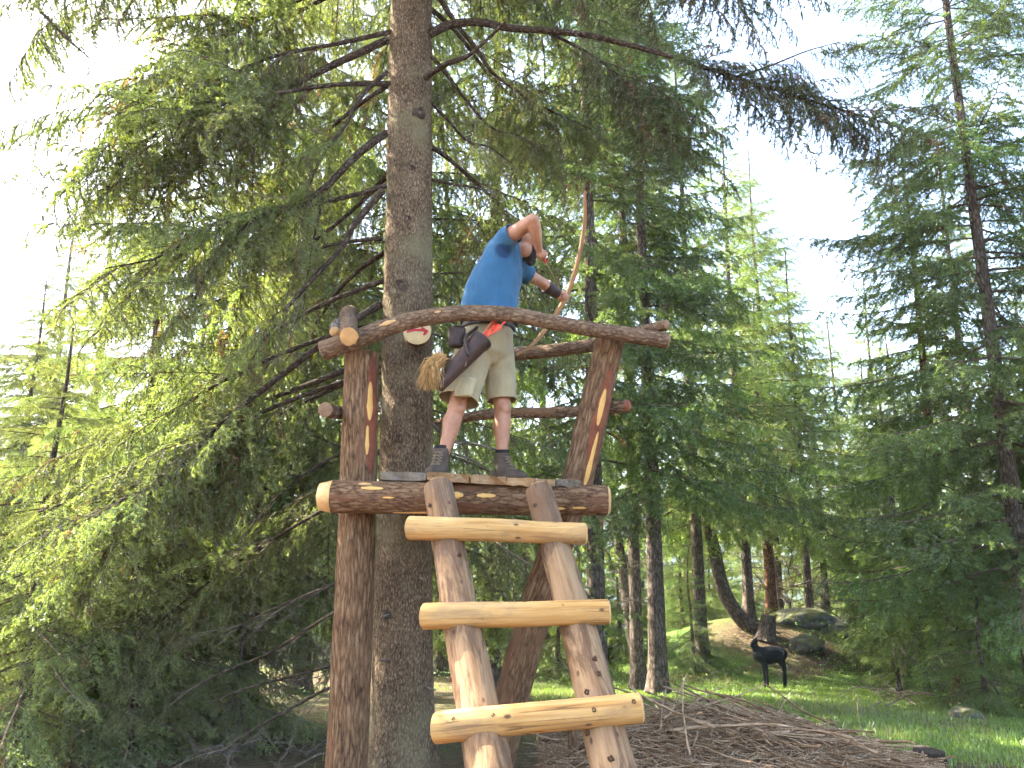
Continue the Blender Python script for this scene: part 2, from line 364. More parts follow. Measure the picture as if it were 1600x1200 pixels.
def branch_mesh(name, seed, m_needle, L=2.2, droop=.25, lift=.12, wf=.42, hang=.3, gap=.085, tgap=.055, tl=.12, per_m=190, nl=.02, nw=.0045,
                start=.12, r0=.018, bare=.0, mat_wood=None, twig_droop=.25, young=.5, fullness=1.0, dry=.05):
    rng = np.random.RandomState(seed); wood, soft = [], []
    n = 14; t = np.linspace(0, 1, n)
    ax = np.c_[L * t, .10 * L * np.cumsum(rng.randn(n)) / n * t, L * (-droop * t ** 1.6 + lift * t ** 4)]
    for i in range(n - 1): wood.append([*ax[i], *ax[i + 1], r0 * (1 - .85 * t[i]), r0 * (1 - .85 * t[i + 1])])
    def ev(q): return np.array([np.interp(q, t, ax[:, k]) for k in range(3)])
    q = start; side = 1
    def shoot(p, d, ln, plane, lvl, yb, hv=1.0):
        """one branchlet: a polyline that sags, with twigs on both sides"""
        k = 5 if lvl == 0 else 2; pts = [p]; dd = unit(d); hg = hang * hv if lvl == 0 else twig_droop * .55
        for i in range(k):
            dd = unit(dd + np.array([0, 0, -1.0]) * hg * .9 + rng.randn(3) * .07)
            pts.append(pts[-1] + dd * ln / k)
        for i in range(k):
            f = (i + 1) / k
            if lvl == 0: wood.append([*pts[i], *pts[i + 1], .0055 * (1 - .7 * f) + .0012, .0055 * (1 - .8 * f) + .0008])
            else: wood.append([*pts[i], *pts[i + 1], .0016, .001])
            if rng.rand() > bare * (1.2 - f):
                soft.append([*pts[i], *pts[i + 1], yb * (f ** 1.5 if yb > 0 else 1) * rng.uniform(.5, 1.2)])
        if lvl == 0:
            s = rng.uniform(.03, .08); sd = 1
            while s < ln:
                f = s / ln; i = min(k - 1, int(f * k)); pp = pts[i] + (pts[i + 1] - pts[i]) * (f * k - i); tg = unit(pts[i + 1] - pts[i])
                sv = unit(np.cross(plane, tg)) * sd
                if rng.rand() > bare * .8: shoot(pp, tg * .75 + sv * .75 + rng.randn(3) * .18, tl * rng.uniform(.55, 1.25) * (1.1 - .55 * f) * min(1, .55 + ln), plane, 1, min(1, yb * (.5 + f)) if yb > 0 else yb)
                s += tgap * rng.uniform(.6, 1.4); sd = -sd
    while q < .99:
        p = ev(q); tg = unit(ev(min(1, q + .03)) - ev(max(0, q - .03)))
        prof = min(1, (q - start) / .22 + .28) * (1 - q) ** .62 * fullness
        ln = max(.09, L * wf * prof * rng.uniform(.4, 1.3))
        sv = np.array([-tg[1], tg[0], 0]) * side
        shoot(p, tg * rng.uniform(.55, .95) + unit(sv) * .85 + np.array([0, 0, rng.uniform(-.12, .12)]), ln, np.array([0, 0, 1.0]) + rng.randn(3) * .2, 0, young * rng.uniform(.2, 1.15) if rng.rand() > dry else -1.0, rng.uniform(.25, 1.35))
        q += gap / L * rng.uniform(.4, 1.6); side = -side
    shoot(ev(.985), unit(ev(1) - ev(.95)), .14, np.array([0, 0, 1.0]), 0, young)
    V1, F1 = tubes(wood); V2, F2, y2 = needle_tris(soft, per_m, nl, nw, rng)
    # the quad prisms become triangles so that one array holds all faces
    T1 = np.vstack([F1[:, [0, 1, 2]], F1[:, [0, 2, 3]]])
    V = np.vstack([V1, V2]); F = np.vstack([T1, F2 + len(V1)]); mi = np.r_[np.zeros(len(T1), int), np.ones(len(F2), int)]
    return newmesh(name, V, F, [mat_wood or M_TWIG, m_needle], mi, False, {'young': np.r_[np.zeros(len(V1)), np.clip(y2, -1, 1)]})
def dead_branch_mesh(name, seed, L=1.6, r0=.014, m=None, sub=16, kink=.12, droop=.2):
    rng = np.random.RandomState(seed); wood = []
    def arm(p, d, ln, r, lvl):
        k = 6 if lvl == 0 else 4; dd = unit(np.array(d, float)); pts = [np.array(p, float)]
        for i in range(k):
            dd = unit(dd + rng.randn(3) * kink + np.array([0, 0, -droop * .2])); pts.append(pts[-1] + dd * ln / k)
        for i in range(k):
            wood.append([*pts[i], *pts[i + 1], r * (1 - .8 * i / k), r * (1 - .8 * (i + 1) / k)])
        if lvl < 2:
            for _ in range(sub if lvl == 0 else 5):
                f = rng.uniform(.15, .98); i = min(k - 1, int(f * k)); tg = unit(pts[i + 1] - pts[i]); sv = unit(np.cross(tg, rng.randn(3)))
                arm(pts[i] + (pts[i + 1] - pts[i]) * (f * k - i), tg * .8 + sv * .7, ln * rng.uniform(.12, .4) * (1.15 - f), max(.0012, r * .35), lvl + 1)
    arm((0, 0, 0), (1, 0, 0), L, r0, 0)
    V, F = tubes(wood, 4); return newmesh(name, V, F, m or M_DEAD, None, True, {'lc': V})

COMB = [branch_mesh('comb_branch', 100 + i, M_NEAR, L=2.0, droop=.22, lift=.05, wf=.36, hang=.85, gap=.05, tgap=.036, tl=.13, per_m=300, nl=.026, nw=.0080, twig_droop=.7, bare=.12) for i in range(4)]
FLAT = [branch_mesh('flat_branch', 120 + i, M_NEAR, L=2.0, droop=.28, lift=.10, wf=.44, hang=.30, gap=.055, tgap=.038, tl=.14, per_m=300, nl=.026, nw=.0080, young=.95, bare=.04) for i in range(4)]
MIDB = [branch_mesh('mid_branch', 140 + i, M_MID, L=2.0, droop=.2, lift=.12, wf=.44, hang=.34, gap=.07, tgap=.05, tl=.17, per_m=190, nl=.036, nw=.012, young=.8, dry=.012) for i in range(4)]
DARKB = [branch_mesh('dark_branch', 160 + i, M_DARK, L=2.0, droop=.22, lift=.16, wf=.42, hang=.34, gap=.07, tgap=.05, tl=.17, per_m=190, nl=.036, nw=.012, young=.5, dry=.006) for i in range(4)]
LARCHB = [branch_mesh('larch_branch', 180 + i, M_LARCH, L=2.0, droop=.10, lift=.06, wf=.38, hang=.42, gap=.075, tgap=.055, tl=.16, per_m=160, nl=.036, nw=.012, young=.6) for i in range(3)]
FARB = [branch_mesh('far_branch', 200 + i, M_FAR, L=2.0, droop=.2, lift=.1, wf=.44, hang=.3, gap=.11, tgap=.08, tl=.24, per_m=110, nl=.06, nw=.028, young=.5) for i in range(3)]
SPRAY = [branch_mesh('hanging_spray', 240 + i, M_NEAR, L=.8, droop=.5, lift=.0, wf=.5, hang=.9, gap=.035, tgap=.034, tl=.11, per_m=420, nl=.02, nw=.0065, r0=.006, twig_droop=.7, bare=.06, start=.06) for i in range(4)]
FSPRAY = [branch_mesh('bough_spray', 250 + i, M_NEAR, L=.9, droop=.35, lift=.08, wf=.55, hang=.3, gap=.045, tgap=.036, tl=.12, per_m=420, nl=.021, nw=.0068, r0=.007, young=.95, bare=.03, start=.06) for i in range(4)]
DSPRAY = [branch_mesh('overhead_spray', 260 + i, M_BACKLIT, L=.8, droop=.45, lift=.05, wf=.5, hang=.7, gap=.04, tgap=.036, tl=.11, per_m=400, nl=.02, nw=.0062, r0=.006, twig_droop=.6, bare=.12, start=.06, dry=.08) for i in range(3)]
DEADB = [dead_branch_mesh('dead_branch', 220 + i) for i in range(4)]
DEADP = [dead_branch_mesh('pale_dead_branch', 230 + i, 1.8, .02, None, 22, .22, .5) for i in range(3)]

def branch_M(p, az, el, sc, roll=0.0):
    return Matrix.Translation(Vector(p)) @ Matrix.Rotation(az, 4, 'Z') @ Matrix.Rotation(-el, 4, 'Y') @ Matrix.Rotation(roll, 4, 'X') @ Matrix.Scale(sc, 4)
def conifer(name, X, Y, H, r, label, protos, rmax, crown0=1.0, seed=0, group=None, lean=(0, 0), step=.32, per=5, shape=.75, el=(-.28, .35),
            bark=None, dead=4, bottom=1.0, bend=None, topless=False, cut=None, cat='spruce tree', fill=1.0):
    """a standing conifer: trunk + whorls of branches; cut(p, az, length) may veto a branch"""
    rng = random.Random(seed); z0 = gnd(X, Y) - .06
    root = thing(name, (X, Y, z0), label, cat, group)
    k = 7; pts = []
    for i in range(k):
        f = i / (k - 1); w = .05 * math.sin(f * 7 + seed) * f
        pts.append((X + lean[0] * f * H + w, Y + lean[1] * f * H, z0 + f * H))
    if bend: pts = [Vector(b) for b in bend] + [Vector(q) for q in pts if q[2] > bend[-1][2] + .4]
    rad = [r * (1 - .93 * (p[2] - z0) / H) + .006 for p in pts]
    tr, lg = log_obj('trunk', root, pts, rad, bark or M_BARKB, seg=14, step=.22, rough=.05, seed=seed % 50, flare=.5 if not bend else .2, cap=(None, None))
    h = crown0; i = 0
    while h < H - .15:
        f = (h - crown0) / max(.1, H - crown0)
        ln = rmax * (1 - f) ** shape * (min(1, .55 + 1.8 * f) if bottom < 1 else 1) + .12
        a0 = rng.uniform(0, 6.28); q = [np.interp(z0 + h, lg.P[:, 2], lg.P[:, c]) for c in (0, 1)]
        nb = per if f < .8 else 4
        for j in range(nb):
            if rng.random() > fill: continue
            az = a0 + 6.283 * j / nb + rng.uniform(-.3, .3); e = el[0] + (el[1] - el[0]) * f + rng.uniform(-.1, .1)
            l = ln * rng.uniform(.7, 1.15); zz = z0 + h + rng.uniform(-.1, .1)
            if cut and cut(q[0], q[1], zz, az, l): continue
            me = protos[rng.randrange(len(protos))]
            obj('branch', me, root, M=branch_M((q[0], q[1], zz), az, e, l / 2.0, rng.uniform(-.15, .15)))
        h += step * rng.uniform(.8, 1.2) * (1 if f < .7 else .75); i += 1
    for j in range(dead):
        h = rng.uniform(.6, max(.8, crown0 + .6)); q = [np.interp(z0 + h, lg.P[:, 2], lg.P[:, c]) for c in (0, 1)]
        obj('dead_branch', DEADB[rng.randrange(4)], root, M=branch_M((*q, z0 + h), rng.uniform(0, 6.28), rng.uniform(-.25, .1), rng.uniform(.35, .8)))
    return root, lg

# ------------------------------------------------------------------ ground (one sheet to the far hills)
def ground_mat():
    m, nt, b = mat('forest_floor'); co = coords(nt)
    a = tex(nt, co, 'noise', .55, 5, .6, .3); f = tex(nt, co, 'noise', 14, 6, .7); ff = tex(nt, co, 'noise', 60, 4, .7)
    soil = ramp(nt, f, [(.3, (.04, .026, .016)), (.5, (.10, .064, .04)), (.72, (.19, .13, .085))])
    grass = ramp(nt, f, [(.3, (.045, .075, .014)), (.7, (.11, .17, .035))])
    # the grassy clearing and the worn earth round the stand
    sep = N(nt, 'ShaderNodeSeparateXYZ'); nt.links.new(co, sep.inputs[0])
    near = N(nt, 'ShaderNodeMapRange'); nt.links.new(sep.outputs['Y'], near.inputs[0]); near.inputs[1].default_value = 6.2; near.inputs[2].default_value = 7.6
    rgt = N(nt, 'ShaderNodeMapRange'); nt.links.new(sep.outputs['X'], rgt.inputs[0]); rgt.inputs[1].default_value = .8; rgt.inputs[2].default_value = 2.4
    k = math_(nt, 'MULTIPLY', near.outputs[0], math_(nt, 'ADD', math_(nt, 'MULTIPLY', rgt.outputs[0], .7), .3))
    k = math_(nt, 'MULTIPLY', k, ramp(nt, a, [(.36, (0, 0, 0)), (.5, (1, 1, 1))]))
    dm = N(nt, 'ShaderNodeVectorMath', operation='DISTANCE'); mp = N(nt, 'ShaderNodeMapping'); mp.inputs['Scale'].default_value = (.42, .62, 0); nt.links.new(co, mp.inputs[0]); nt.links.new(mp.outputs[0], dm.inputs[0]); dm.inputs[1].default_value = (5.9 * .42, 19.2 * .62, 0)
    em = math_(nt, 'ADD', dm.outputs['Value'], math_(nt, 'MULTIPLY', math_(nt, 'SUBTRACT', f, .5), 1.2)); k = math_(nt, 'MULTIPLY', k, ramp(nt, em, [(.40, (.1,) * 3), (.85, (1, 1, 1))]))      # bare earth on the mound
    c = mixc(nt, k, soil, grass)
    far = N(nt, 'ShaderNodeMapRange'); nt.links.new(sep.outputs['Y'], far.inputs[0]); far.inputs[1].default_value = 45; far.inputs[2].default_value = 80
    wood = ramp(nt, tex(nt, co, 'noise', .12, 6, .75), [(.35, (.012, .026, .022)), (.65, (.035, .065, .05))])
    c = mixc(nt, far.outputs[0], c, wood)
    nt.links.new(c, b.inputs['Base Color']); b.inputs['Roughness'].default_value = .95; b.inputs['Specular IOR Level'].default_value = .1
    bump(nt, b, math_(nt, 'ADD', f, math_(nt, 'MULTIPLY', ff, .6)), .8, .03)
    return m
M_GROUND = ground_mat()
def axis_pts(lo, hi, fine_lo, fine_hi, step, grow=1.18):
    a = list(np.arange(fine_lo, fine_hi, step)); s = step
    while a[-1] < hi: s *= grow; a.append(a[-1] + s)
    s = step
    while a[0] > lo: s *= grow; a.insert(0, a[0] - s)
    return np.array(a)
gx = axis_pts(-700, 700, -12, 16, .22); gy = axis_pts(-60, 900, -2, 26, .22)
GX, GY = np.meshgrid(gx, gy, indexing='ij'); GZ = gz(GX, GY)
nx, ny = GX.shape; ii = np.arange(nx - 1)[:, None] * ny; jj = np.arange(ny - 1)[None]
GF = np.stack([ii + jj, ii + ny + jj, ii + ny + jj + 1, ii + jj + 1], -1).reshape(-1, 4)
obj('ground', newmesh('ground', np.stack([GX, GY, GZ], -1).reshape(-1, 3), GF, M_GROUND, None, True), kind='structure')

def scatter_sheet(name, pts, hgt, wid, m, rng, label, cat, bend=.35, leafy=False):
    """many blades (or small leaves on stems) as one mesh"""
    n = len(pts); h = hgt * rng.uniform(.5, 1.3, n); a = rng.uniform(0, 6.28, n); l = rng.uniform(0, bend, n) * h
    d = np.c_[np.cos(a), np.sin(a), 0 * a]; s = np.c_[-np.sin(a), np.cos(a), 0 * a]; w = wid * rng.uniform(.6, 1.3, n)
    up = np.array([0, 0, 1.0])
    if leafy:
        c = pts + up * h[:, None]; tilt = d * .8 + up * rng.uniform(-.2, .6, n)[:, None]
        V = np.stack([c - s * w[:, None] * .5, c + tilt * w[:, None] * .8, c + s * w[:, None] * .5, c - tilt * w[:, None] * .8], 1).reshape(-1, 3)
        F = np.arange(4 * n).reshape(-1, 4); yv = np.repeat(rng.rand(n), 4)
    else:
        mid = pts + up * (h * .6)[:, None] + d * (l * .35)[:, None]; tip = pts + up * h[:, None] + d * l[:, None]
        V = np.stack([pts - s * w[:, None] * .5, pts + s * w[:, None] * .5, mid + s * w[:, None] * .35, mid - s * w[:, None] * .35, tip], 1).reshape(-1, 3)
        b = np.arange(n)[:, None] * 5
        F = np.concatenate([b + np.array([[0, 1, 2]]), b + np.array([[0, 2, 3]]), b + np.array([[3, 2, 4]])], 1).reshape(-1, 3); yv = np.repeat(rng.rand(n), 5)
    return obj(name, newmesh(name, V, F, m, None, False, {'young': yv}), label=label, cat=cat, kind='stuff')
def grid_pts(x0, x1, y0, y1, n, rng, keep=None, sink=.01):
    x = rng.uniform(x0, x1, n); y = y0 + (y1 - y0) * rng.rand(n) ** 1.15
    if keep is not None: k = keep(x, y, rng.rand(n)); x, y = x[k], y[k]
    return np.c_[x, y, gz(x, y) - sink]
M_GRASS = needle_mat('meadow_grass', (.12, .20, .03), (.24, .33, .06), .4, (1.2, 1.15, .4))
M_DRYGRASS = needle_mat('dry_grass', (.16, .13, .06), (.30, .25, .12), .35, (1.1, 1, .7))
M_LEAF = needle_mat('berry_leaves', (.09, .18, .035), (.19, .31, .06), .4, (1.2, 1.15, .4))
rg = np.random.RandomState(3)
def patchy(sc, th, seed):
    return lambda x, y, u: fbm(np.c_[x * sc, y * sc, 0 * x + seed], 3) + (u - .5) * .5 > th
def clearing(x, y, u):
    f = fbm(np.c_[x * .5, y * .5, 0 * x + 4], 3)
    band = sstep(6.6, 7.8, y + .35 * np.clip(x - 2.5, 0, 3)) * sstep(.4, 2.2, x + .25 * (y - 8))
    bare = 1.2 * np.exp(-(((x - 5.9) / 2.3) ** 2 + ((y - 19.0) / 1.7) ** 2))
    return (f * .45 + band - .75 * bare + (u - .5) * .5) > .52
scatter_sheet('meadow_grass', grid_pts(.3, 12, 6.6, 19, 130000, rg, clearing), .055, .010, M_GRASS, rg, 'short green grass across the clearing around the deer target', 'grass', .7)
scatter_sheet('sparse_grass', grid_pts(-8, 9, 5.5, 24, 26000, rg, patchy(.8, .25, 9)), .08, .008, M_GRASS, rg, 'sparse green grass tufts on the forest floor', 'grass', .6)
scatter_sheet('dry_grass', grid_pts(0, 6, 8.2, 13, 9000, rg, patchy(.9, .22, 21)), .15, .006, M_DRYGRASS, rg, 'thin dry grass stalks behind the brush pile', 'grass', .5)
scatter_sheet('berry_shrubs', grid_pts(-9, 14, 8.5, 26, 60000, rg, lambda x, y, u: (fbm(np.c_[x * .6, y * .6, 0 * x + 31], 3) + (u - .5) * .5 + .45 * sstep(0, 3, x - 6.2 + .45 * (y - 14)) > .38)), .22, .035, M_LEAF, rg, 'low leafy berry shrubs under the trees', 'shrub', leafy=True)

# ------------------------------------------------------------------ trees
def X_at(px, py, Y): return at(px, py, Y).x
def T(name, px, Y, H, r, label, protos, rmax, **kw):
    return conifer(name, X_at(px, kw.pop('py', 866), Y), Y, H, r, label, protos, rmax, **kw)
MX, MY = at(635, 745, 6.1).x, 6.1
def clear_stand(x, y, z, az, l):
    """keep branch tips out of the stand, the man and the space before them"""
    for f in (.5, .75, 1.0):
        tx, ty = x + math.cos(az) * l * f, y + math.sin(az) * l * f
        if -1.75 < tx < 1.6 and ty < 7.3: return True
        if ty < 5.0: return True
    return False
# left side
T('spruce_tree', 610, 9.6, 15, .17, 'tall spruce with drooping comb branches directly behind the big trunk', COMB, 2.9, crown0=2.2, fill=.6, seed=2, step=.27, per=6, shape=.5, el=(-.2, .2), cut=clear_stand, dead=8)
T('spruce_tree', 395, 8.9, 12.5, .14, 'dense sunlit spruce filling the left half beside the stand', COMB, 2.1, crown0=1.3, fill=0.7, seed=4, step=.25, per=6, shape=.45, el=(-.35, .2), cut=clear_stand, dead=14)
T('spruce_tree', 215, 9.2, 7.6, .11, 'bright green spruce with low sweeping boughs at lower left', FLAT, 2.1, crown0=.4, fill=0.8, seed=6, step=.24, per=6, shape=.6, el=(-.35, .25), cut=clear_stand, dead=10)
T('spruce_tree', 15, 12.5, 6.6, .07, 'small bright spruce at the lower left edge of the picture', FLAT, 1.9, crown0=.3, fill=1.0, seed=8, step=.2, per=7, shape=.55, el=(-.35, .2), cut=clear_stand, dead=4)
T('spruce_tree', 120, 13.5, 8.8, .13, 'dark mid-distance spruce behind the bright boughs on the left', MIDB, 2.0, crown0=.8, fill=0.7, seed=10, shape=.75, dead=4)
T('spruce_tree', 55, 24, 14.2, .17, 'distant pale spruce with its pointed top against the left sky', FARB, 2.3, crown0=1.5, seed=12, step=.4, shape=.8)
T('spruce_tree', 480, 14, 13, .15, 'mid-distance spruce behind the left post of the stand', MIDB, 2.1, crown0=1.6, fill=0.55, seed=14, shape=.6)
# centre
T('spruce_tree', 770, 12.5, 15, .14, 'tall spruce directly behind the archer', MIDB, 2.0, crown0=1.4, seed=16, step=.36, per=5, shape=.45, el=(-.25, .2), fill=.5)
T('spruce_tree', 930, 13, 16.5, .155, 'tall dark spruce whose trunk rises behind the bow', DARKB, 2.7, crown0=3.8, seed=18, step=.33, per=5, shape=.4, el=(-.15, .25), dead=9, fill=.62)
T('spruce_tree', 990, 15.5, 18, .12, 'very tall dark spruce crown filling the sky right of the archer', DARKB, 2.5, crown0=7.6, seed=19, step=.3, per=5, shape=.45, el=(-.15, .2), dead=6, fill=.9)
T('spruce_tree', 1022, 14, 15, .15, 'straight-trunked spruce with flared base on the clearing edge', DARKB, 2.4, crown0=3.4, fill=.62, seed=20, shape=.5, el=(-.25, .2), dead=10, step=.36, per=5)
T('spruce_tree', 850, 20, 15, .13, 'slim spruce far behind the ladder', MIDB, 1.9, crown0=.8, fill=.45, seed=22, shape=.7, step=.38)
T('spruce_tree', 690, 18, 14, .15, 'background spruce between big trunk and ladder', MIDB, 2.1, crown0=.8, fill=0.5, seed=24, shape=.6, step=.4)
T('larch_tree', 1165, 20, 13.2, .13, 'pale green feathery larch right of the dark spruce', LARCHB, 3.0, crown0=2.6, fill=0.75, seed=26, shape=.7, cat='larch tree', step=.36)
T('spruce_tree', 1090, 18, 15.5, .14, 'green spruce between the dark spruce and the pale larch', MIDB, 2.9, crown0=3.6, fill=.75, seed=28, shape=.7, step=.4)
T('larch_tree', 1258, 21.5, 10.5, .11, 'thin bare-stemmed larch standing behind the boulders', LARCHB, 2.2, crown0=3.6, seed=30, cat='larch tree', dead=9, lean=(.01, 0))
T('larch_tree', 1200, 21.2, 8.5, .15, 'stout stem behind the curved trunk and deer target', LARCHB, 1.3, crown0=4.2, seed=32, cat='larch tree', bark=M_BARKO, dead=7)
T('leaning_tree', 995, 17, 8, .14, 'grey leaning trunk behind the straight spruce', LARCHB, 1.1, crown0=4.5, seed=34, lean=(-.13, 0), cat='tree', dead=5)
p0 = at(1196, 1003, 19.4)
bx, bz = p0.x, gnd(p0.x, 19.4) - .1
T('curved_tree', 1190, 19.4, 9.5, .17, 'curved trunk sweeping up left from the mossy mound', MIDB, 1.2, crown0=4.6, seed=36, cat='tree', dead=5, lean=(-.16, 0),
  bend=[(bx + .1, 19.4, bz), at(1178, 985, 19.4), at(1148, 955, 19.4), at(1128, 915, 19.3), at(1117, 860, 19.3), at(1106, 800, 19.2)])
# right
T('spruce_tree', 1592, 11.6, 16.5, .125, 'tall dark spruce along the right edge of the picture', DARKB, 2.7, crown0=2.2, seed=38, step=.27, per=6, shape=.5, el=(-.15, .3), bark=M_BARKB, dead=10, fill=.6)
T('spruce_tree', 1475, 14, 10.2, .12, 'lighter green spruce with orange-brown stem on the right', MIDB, 2.1, crown0=1.5, fill=.7, seed=40, shape=.6, el=(-.3, .25), bark=M_BARKO, dead=8)
T('spruce_tree', 1400, 17.5, 6.8, .1, 'young green spruce just right of the boulders', MIDB, 1.9, crown0=.5, fill=0.8, seed=42, shape=.8, el=(-.3, .3))
T('spruce_tree', 1372, 24, 9, .11, 'slim pole-like spruce beyond the sunny gap', FARB, 1.3, crown0=5.2, seed=44, shape=.8, dead=2)
T('spruce_tree', 1690, 14, 9, .14, 'bushy spruce entering from beyond the right edge', MIDB, 2.3, crown0=.8, seed=46, shape=.6)
T('larch_tree', 1420, 23, 9.5, .12, 'light larch in the background between the right-hand spruces', LARCHB, 2.4, crown0=1.5, seed=48, cat='larch tree', shape=.7)
T('young_spruce', 1075, 17.5, 2.6, .04, 'young dark spruce beside the curved trunk', DARKB, .8, crown0=.2, seed=50, dead=0, step=.2, shape=.9)
T('young_spruce', 1515, 12.2, 2.2, .04, 'small spruce at the right edge of the grass', MIDB, .9, crown0=.15, seed=52, dead=0, step=.2, shape=.9)
T('young_spruce', 1385, 15.6, 1.9, .04, 'knee-high spruce under the right-hand trees', MIDB, .9, crown0=.1, seed=53, dead=0, step=.2, shape=.9)
T('larch_tree', 1325, 25, 10.8, .12, 'light feathery larch low in the sky gap', LARCHB, 2.4, crown0=2.0, seed=54, cat='larch tree', shape=.8)
T('larch_tree', 1285, 23.5, 9.6, .11, 'soft green larch just left of the low sky gap larch', LARCHB, 2.3, crown0=2.4, seed=55, cat='larch tree', shape=.8, step=.3)
T('larch_tree', 1390, 26, 12.5, .13, 'tall pale larch behind the right-hand young spruce', LARCHB, 2.6, crown0=2.2, seed=56, cat='larch tree', shape=.8, step=.32)
T('spruce_tree', 1540, 19, 13.5, .14, 'green spruce seen through the dark right-hand spruce', MIDB, 2.5, crown0=1.2, seed=57, shape=.7, fill=.6)
T('young_spruce', 65, 6.9, 3.7, .05, 'young bright spruce in the lower left corner', FLAT, 1.5, crown0=.15, seed=58, dead=2, step=.2, shape=.65, per=6, el=(-.25, .3))
T('young_spruce', 235, 7.4, 3.1, .045, 'young bright spruce beside the lower left corner one', FLAT, 1.45, crown0=.1, seed=59, dead=2, step=.2, shape=.65, per=6, el=(-.25, .3))
T('young_spruce', 385, 8.0, 2.3, .04, 'small spruce left of the stand among dead branches', FLAT, 1.15, crown0=.1, seed=60, dead=2, step=.2, shape=.75, per=6, el=(-.2, .3))
T('spruce_tree', 1212, 22.5, 14.5, .13, 'light green spruce rising behind the boulders towards the sky gap', MIDB, 2.7, crown0=3.6, seed=62, shape=.75, step=.34, per=6, fill=.85)
for i_, (px_, Y_, H_, lb_) in enumerate([(965, 19.5, 3.2, 'young spruce in the understorey behind the leaning trunk'), (1062, 22, 4.2, 'young spruce behind the straight-trunked spruce'), (1105, 24, 3.6, 'sapling spruce left of the curved trunk'), (1160, 26, 4.6, 'young spruce seen through the curved trunk and stout stem'), (870, 18, 2.8, 'young spruce seen between the ladder rails'), (1340, 22.5, 3.4, 'young spruce behind the right-hand boulder')]):
    T('young_spruce', px_, Y_, H_, .05, lb_, MIDB, 1.35, crown0=.15, seed=70 + i_, dead=0, step=.24, shape=.8, per=6)
# far filler trees share two crowns
def crown_mesh(name, seed, H, rmax, protos_seed, m):
    rng = random.Random(seed); Vs, Fs, ys, mis, off = [], [], [], [], 0
    pr = [branch_mesh('p', protos_seed + i, m, L=2.0, droop=.2, lift=.1, wf=.45, hang=.3, gap=.2, tgap=.16, tl=.34, per_m=45, nl=.12, nw=.06, young=.5) for i in range(2)]
    A = []
    for me in pr:
        v = np.zeros(len(me.vertices) * 3, np.float32); me.vertices.foreach_get('co', v); v = v.reshape(-1, 3)
        f = np.zeros(len(me.polygons) * 3, np.int32); me.polygons.foreach_get('vertices', f); mi = np.zeros(len(me.polygons), np.int32); me.polygons.foreach_get('material_index', mi)
        y = np.zeros(len(v), np.float32); me.attributes['young'].data.foreach_get('value', y); A.append((v, f.reshape(-1, 3), y, mi))
    h = 1.4
    while h < H - .2:
        fr = (h - 1.4) / (H - 1.4); ln = rmax * (1 - fr) ** .8 + .15; a0 = rng.uniform(0, 6.28)
        for j in range(5):
            v, f, y, mi = A[rng.randrange(2)]; M = branch_M((0, 0, h + rng.uniform(-.1, .1)), a0 + 1.257 * j + rng.uniform(-.3, .3), -.25 + .5 * fr, ln * rng.uniform(.7, 1.15) / 2)
            Vs.append(v @ np.array(M.to_3x3()).T + np.array(M.translation)); Fs.append(f + off); off += len(v); ys.append(y); mis.append(mi)
        h += .45
    for me in pr: bpy.data.meshes.remove(me)
    return newmesh(name, np.vstack(Vs), np.vstack(Fs), [M_TWIG, m], np.concatenate(mis), False, {'young': np.concatenate(ys)})
CROWNS = [crown_mesh('far_crown', 300, 12, 2.3, 310, M_FAR), crown_mesh('far_crown', 301, 10, 2.1, 320, M_LARCH)]
TRUNKS = [Log([(0, 0, -.2), (0, 0, 6), (0, 0, 11.6)], [.17, .1, .01], seg=8, step=.8, seed=k, cap=(None, None)).mesh('far_trunk', M_BARKB) for k in range(2)]
rf = random.Random(77)
far = [(-60, 30), (150, 31), (260, 34), (330, 27), (420, 24), (520, 29), (680, 30), (800, 33), (905, 30), (1000, 33), (1090, 31), (1210, 34), (1420, 30), (1500, 27), (1560, 31), (1640, 28), (1475, 36), (100, 38), (565, 36), (760, 40), (1180, 44), (1290, 48), (1330, 55), (1370, 46), (1260, 58), (1400, 52), (1440, 60), (1520, 50), (1310, 66), (1350, 70), (1240, 70), (1600, 60), (0, 48), (300, 50), (450, 52), (640, 55), (840, 55)]
for i, (px, Y) in enumerate(far):
    k = 1 if rf.random() < .35 else 0; X = X_at(px, 866, Y); z = gnd(X, Y) - .2; s = rf.uniform(.8, 1.25)
    if px in (1210, 1180): s *= .62
    r = thing('background_conifer', (X, Y, z), 'distant conifer in the hazy wood behind the clearing', 'conifer', 'distant conifers behind the clearing')
    Mx = Matrix.Translation((X, Y, z)) @ Matrix.Rotation(rf.uniform(0, 6.28), 4, 'Z') @ Matrix.Scale(s, 4)
    obj('crown', CROWNS[k], r, M=Mx); obj('trunk', TRUNKS[k], r, M=Mx)
# ------------------------------------------------------------------ the big spruce that carries the stand
def ztree(px, py): return at(px, py, 6.1)
main = thing('big_spruce', (at(627, 1220, 6.1).x, 6.1, gnd(-.9, 6.1) - .1), 'big grey-brown spruce trunk rising behind the shooting stand', 'spruce tree')
zb = main.location.z
tp = [Vector((at(627, 1200, 6.1).x - .02, 6.1, zb)), at(627, 1150, 6.1), at(629, 950, 6.1), at(635, 745, 6.1), at(637, 500, 6.12), at(640, 250, 6.15), at(643, 0, 6.2)]
top = tp[-1]
for k in range(1, 4): tp.append(Vector((top.x + .03 * k, 6.2 + .02 * k, top.z + 2.2 * k)))
tro, TR = log_obj('trunk', main, tp, [.25, .235, .215, .203, .196, .188, .178, .14, .09, .02], M_TRUNK, seg=64, step=.035, rough=.055, lump=4.5, seed=1, flare=.35, cap=(None, None))
M_KNOT = plain_mat('knot_scar', (.085, .058, .04), .95, .7, 40, 1.0, .02)
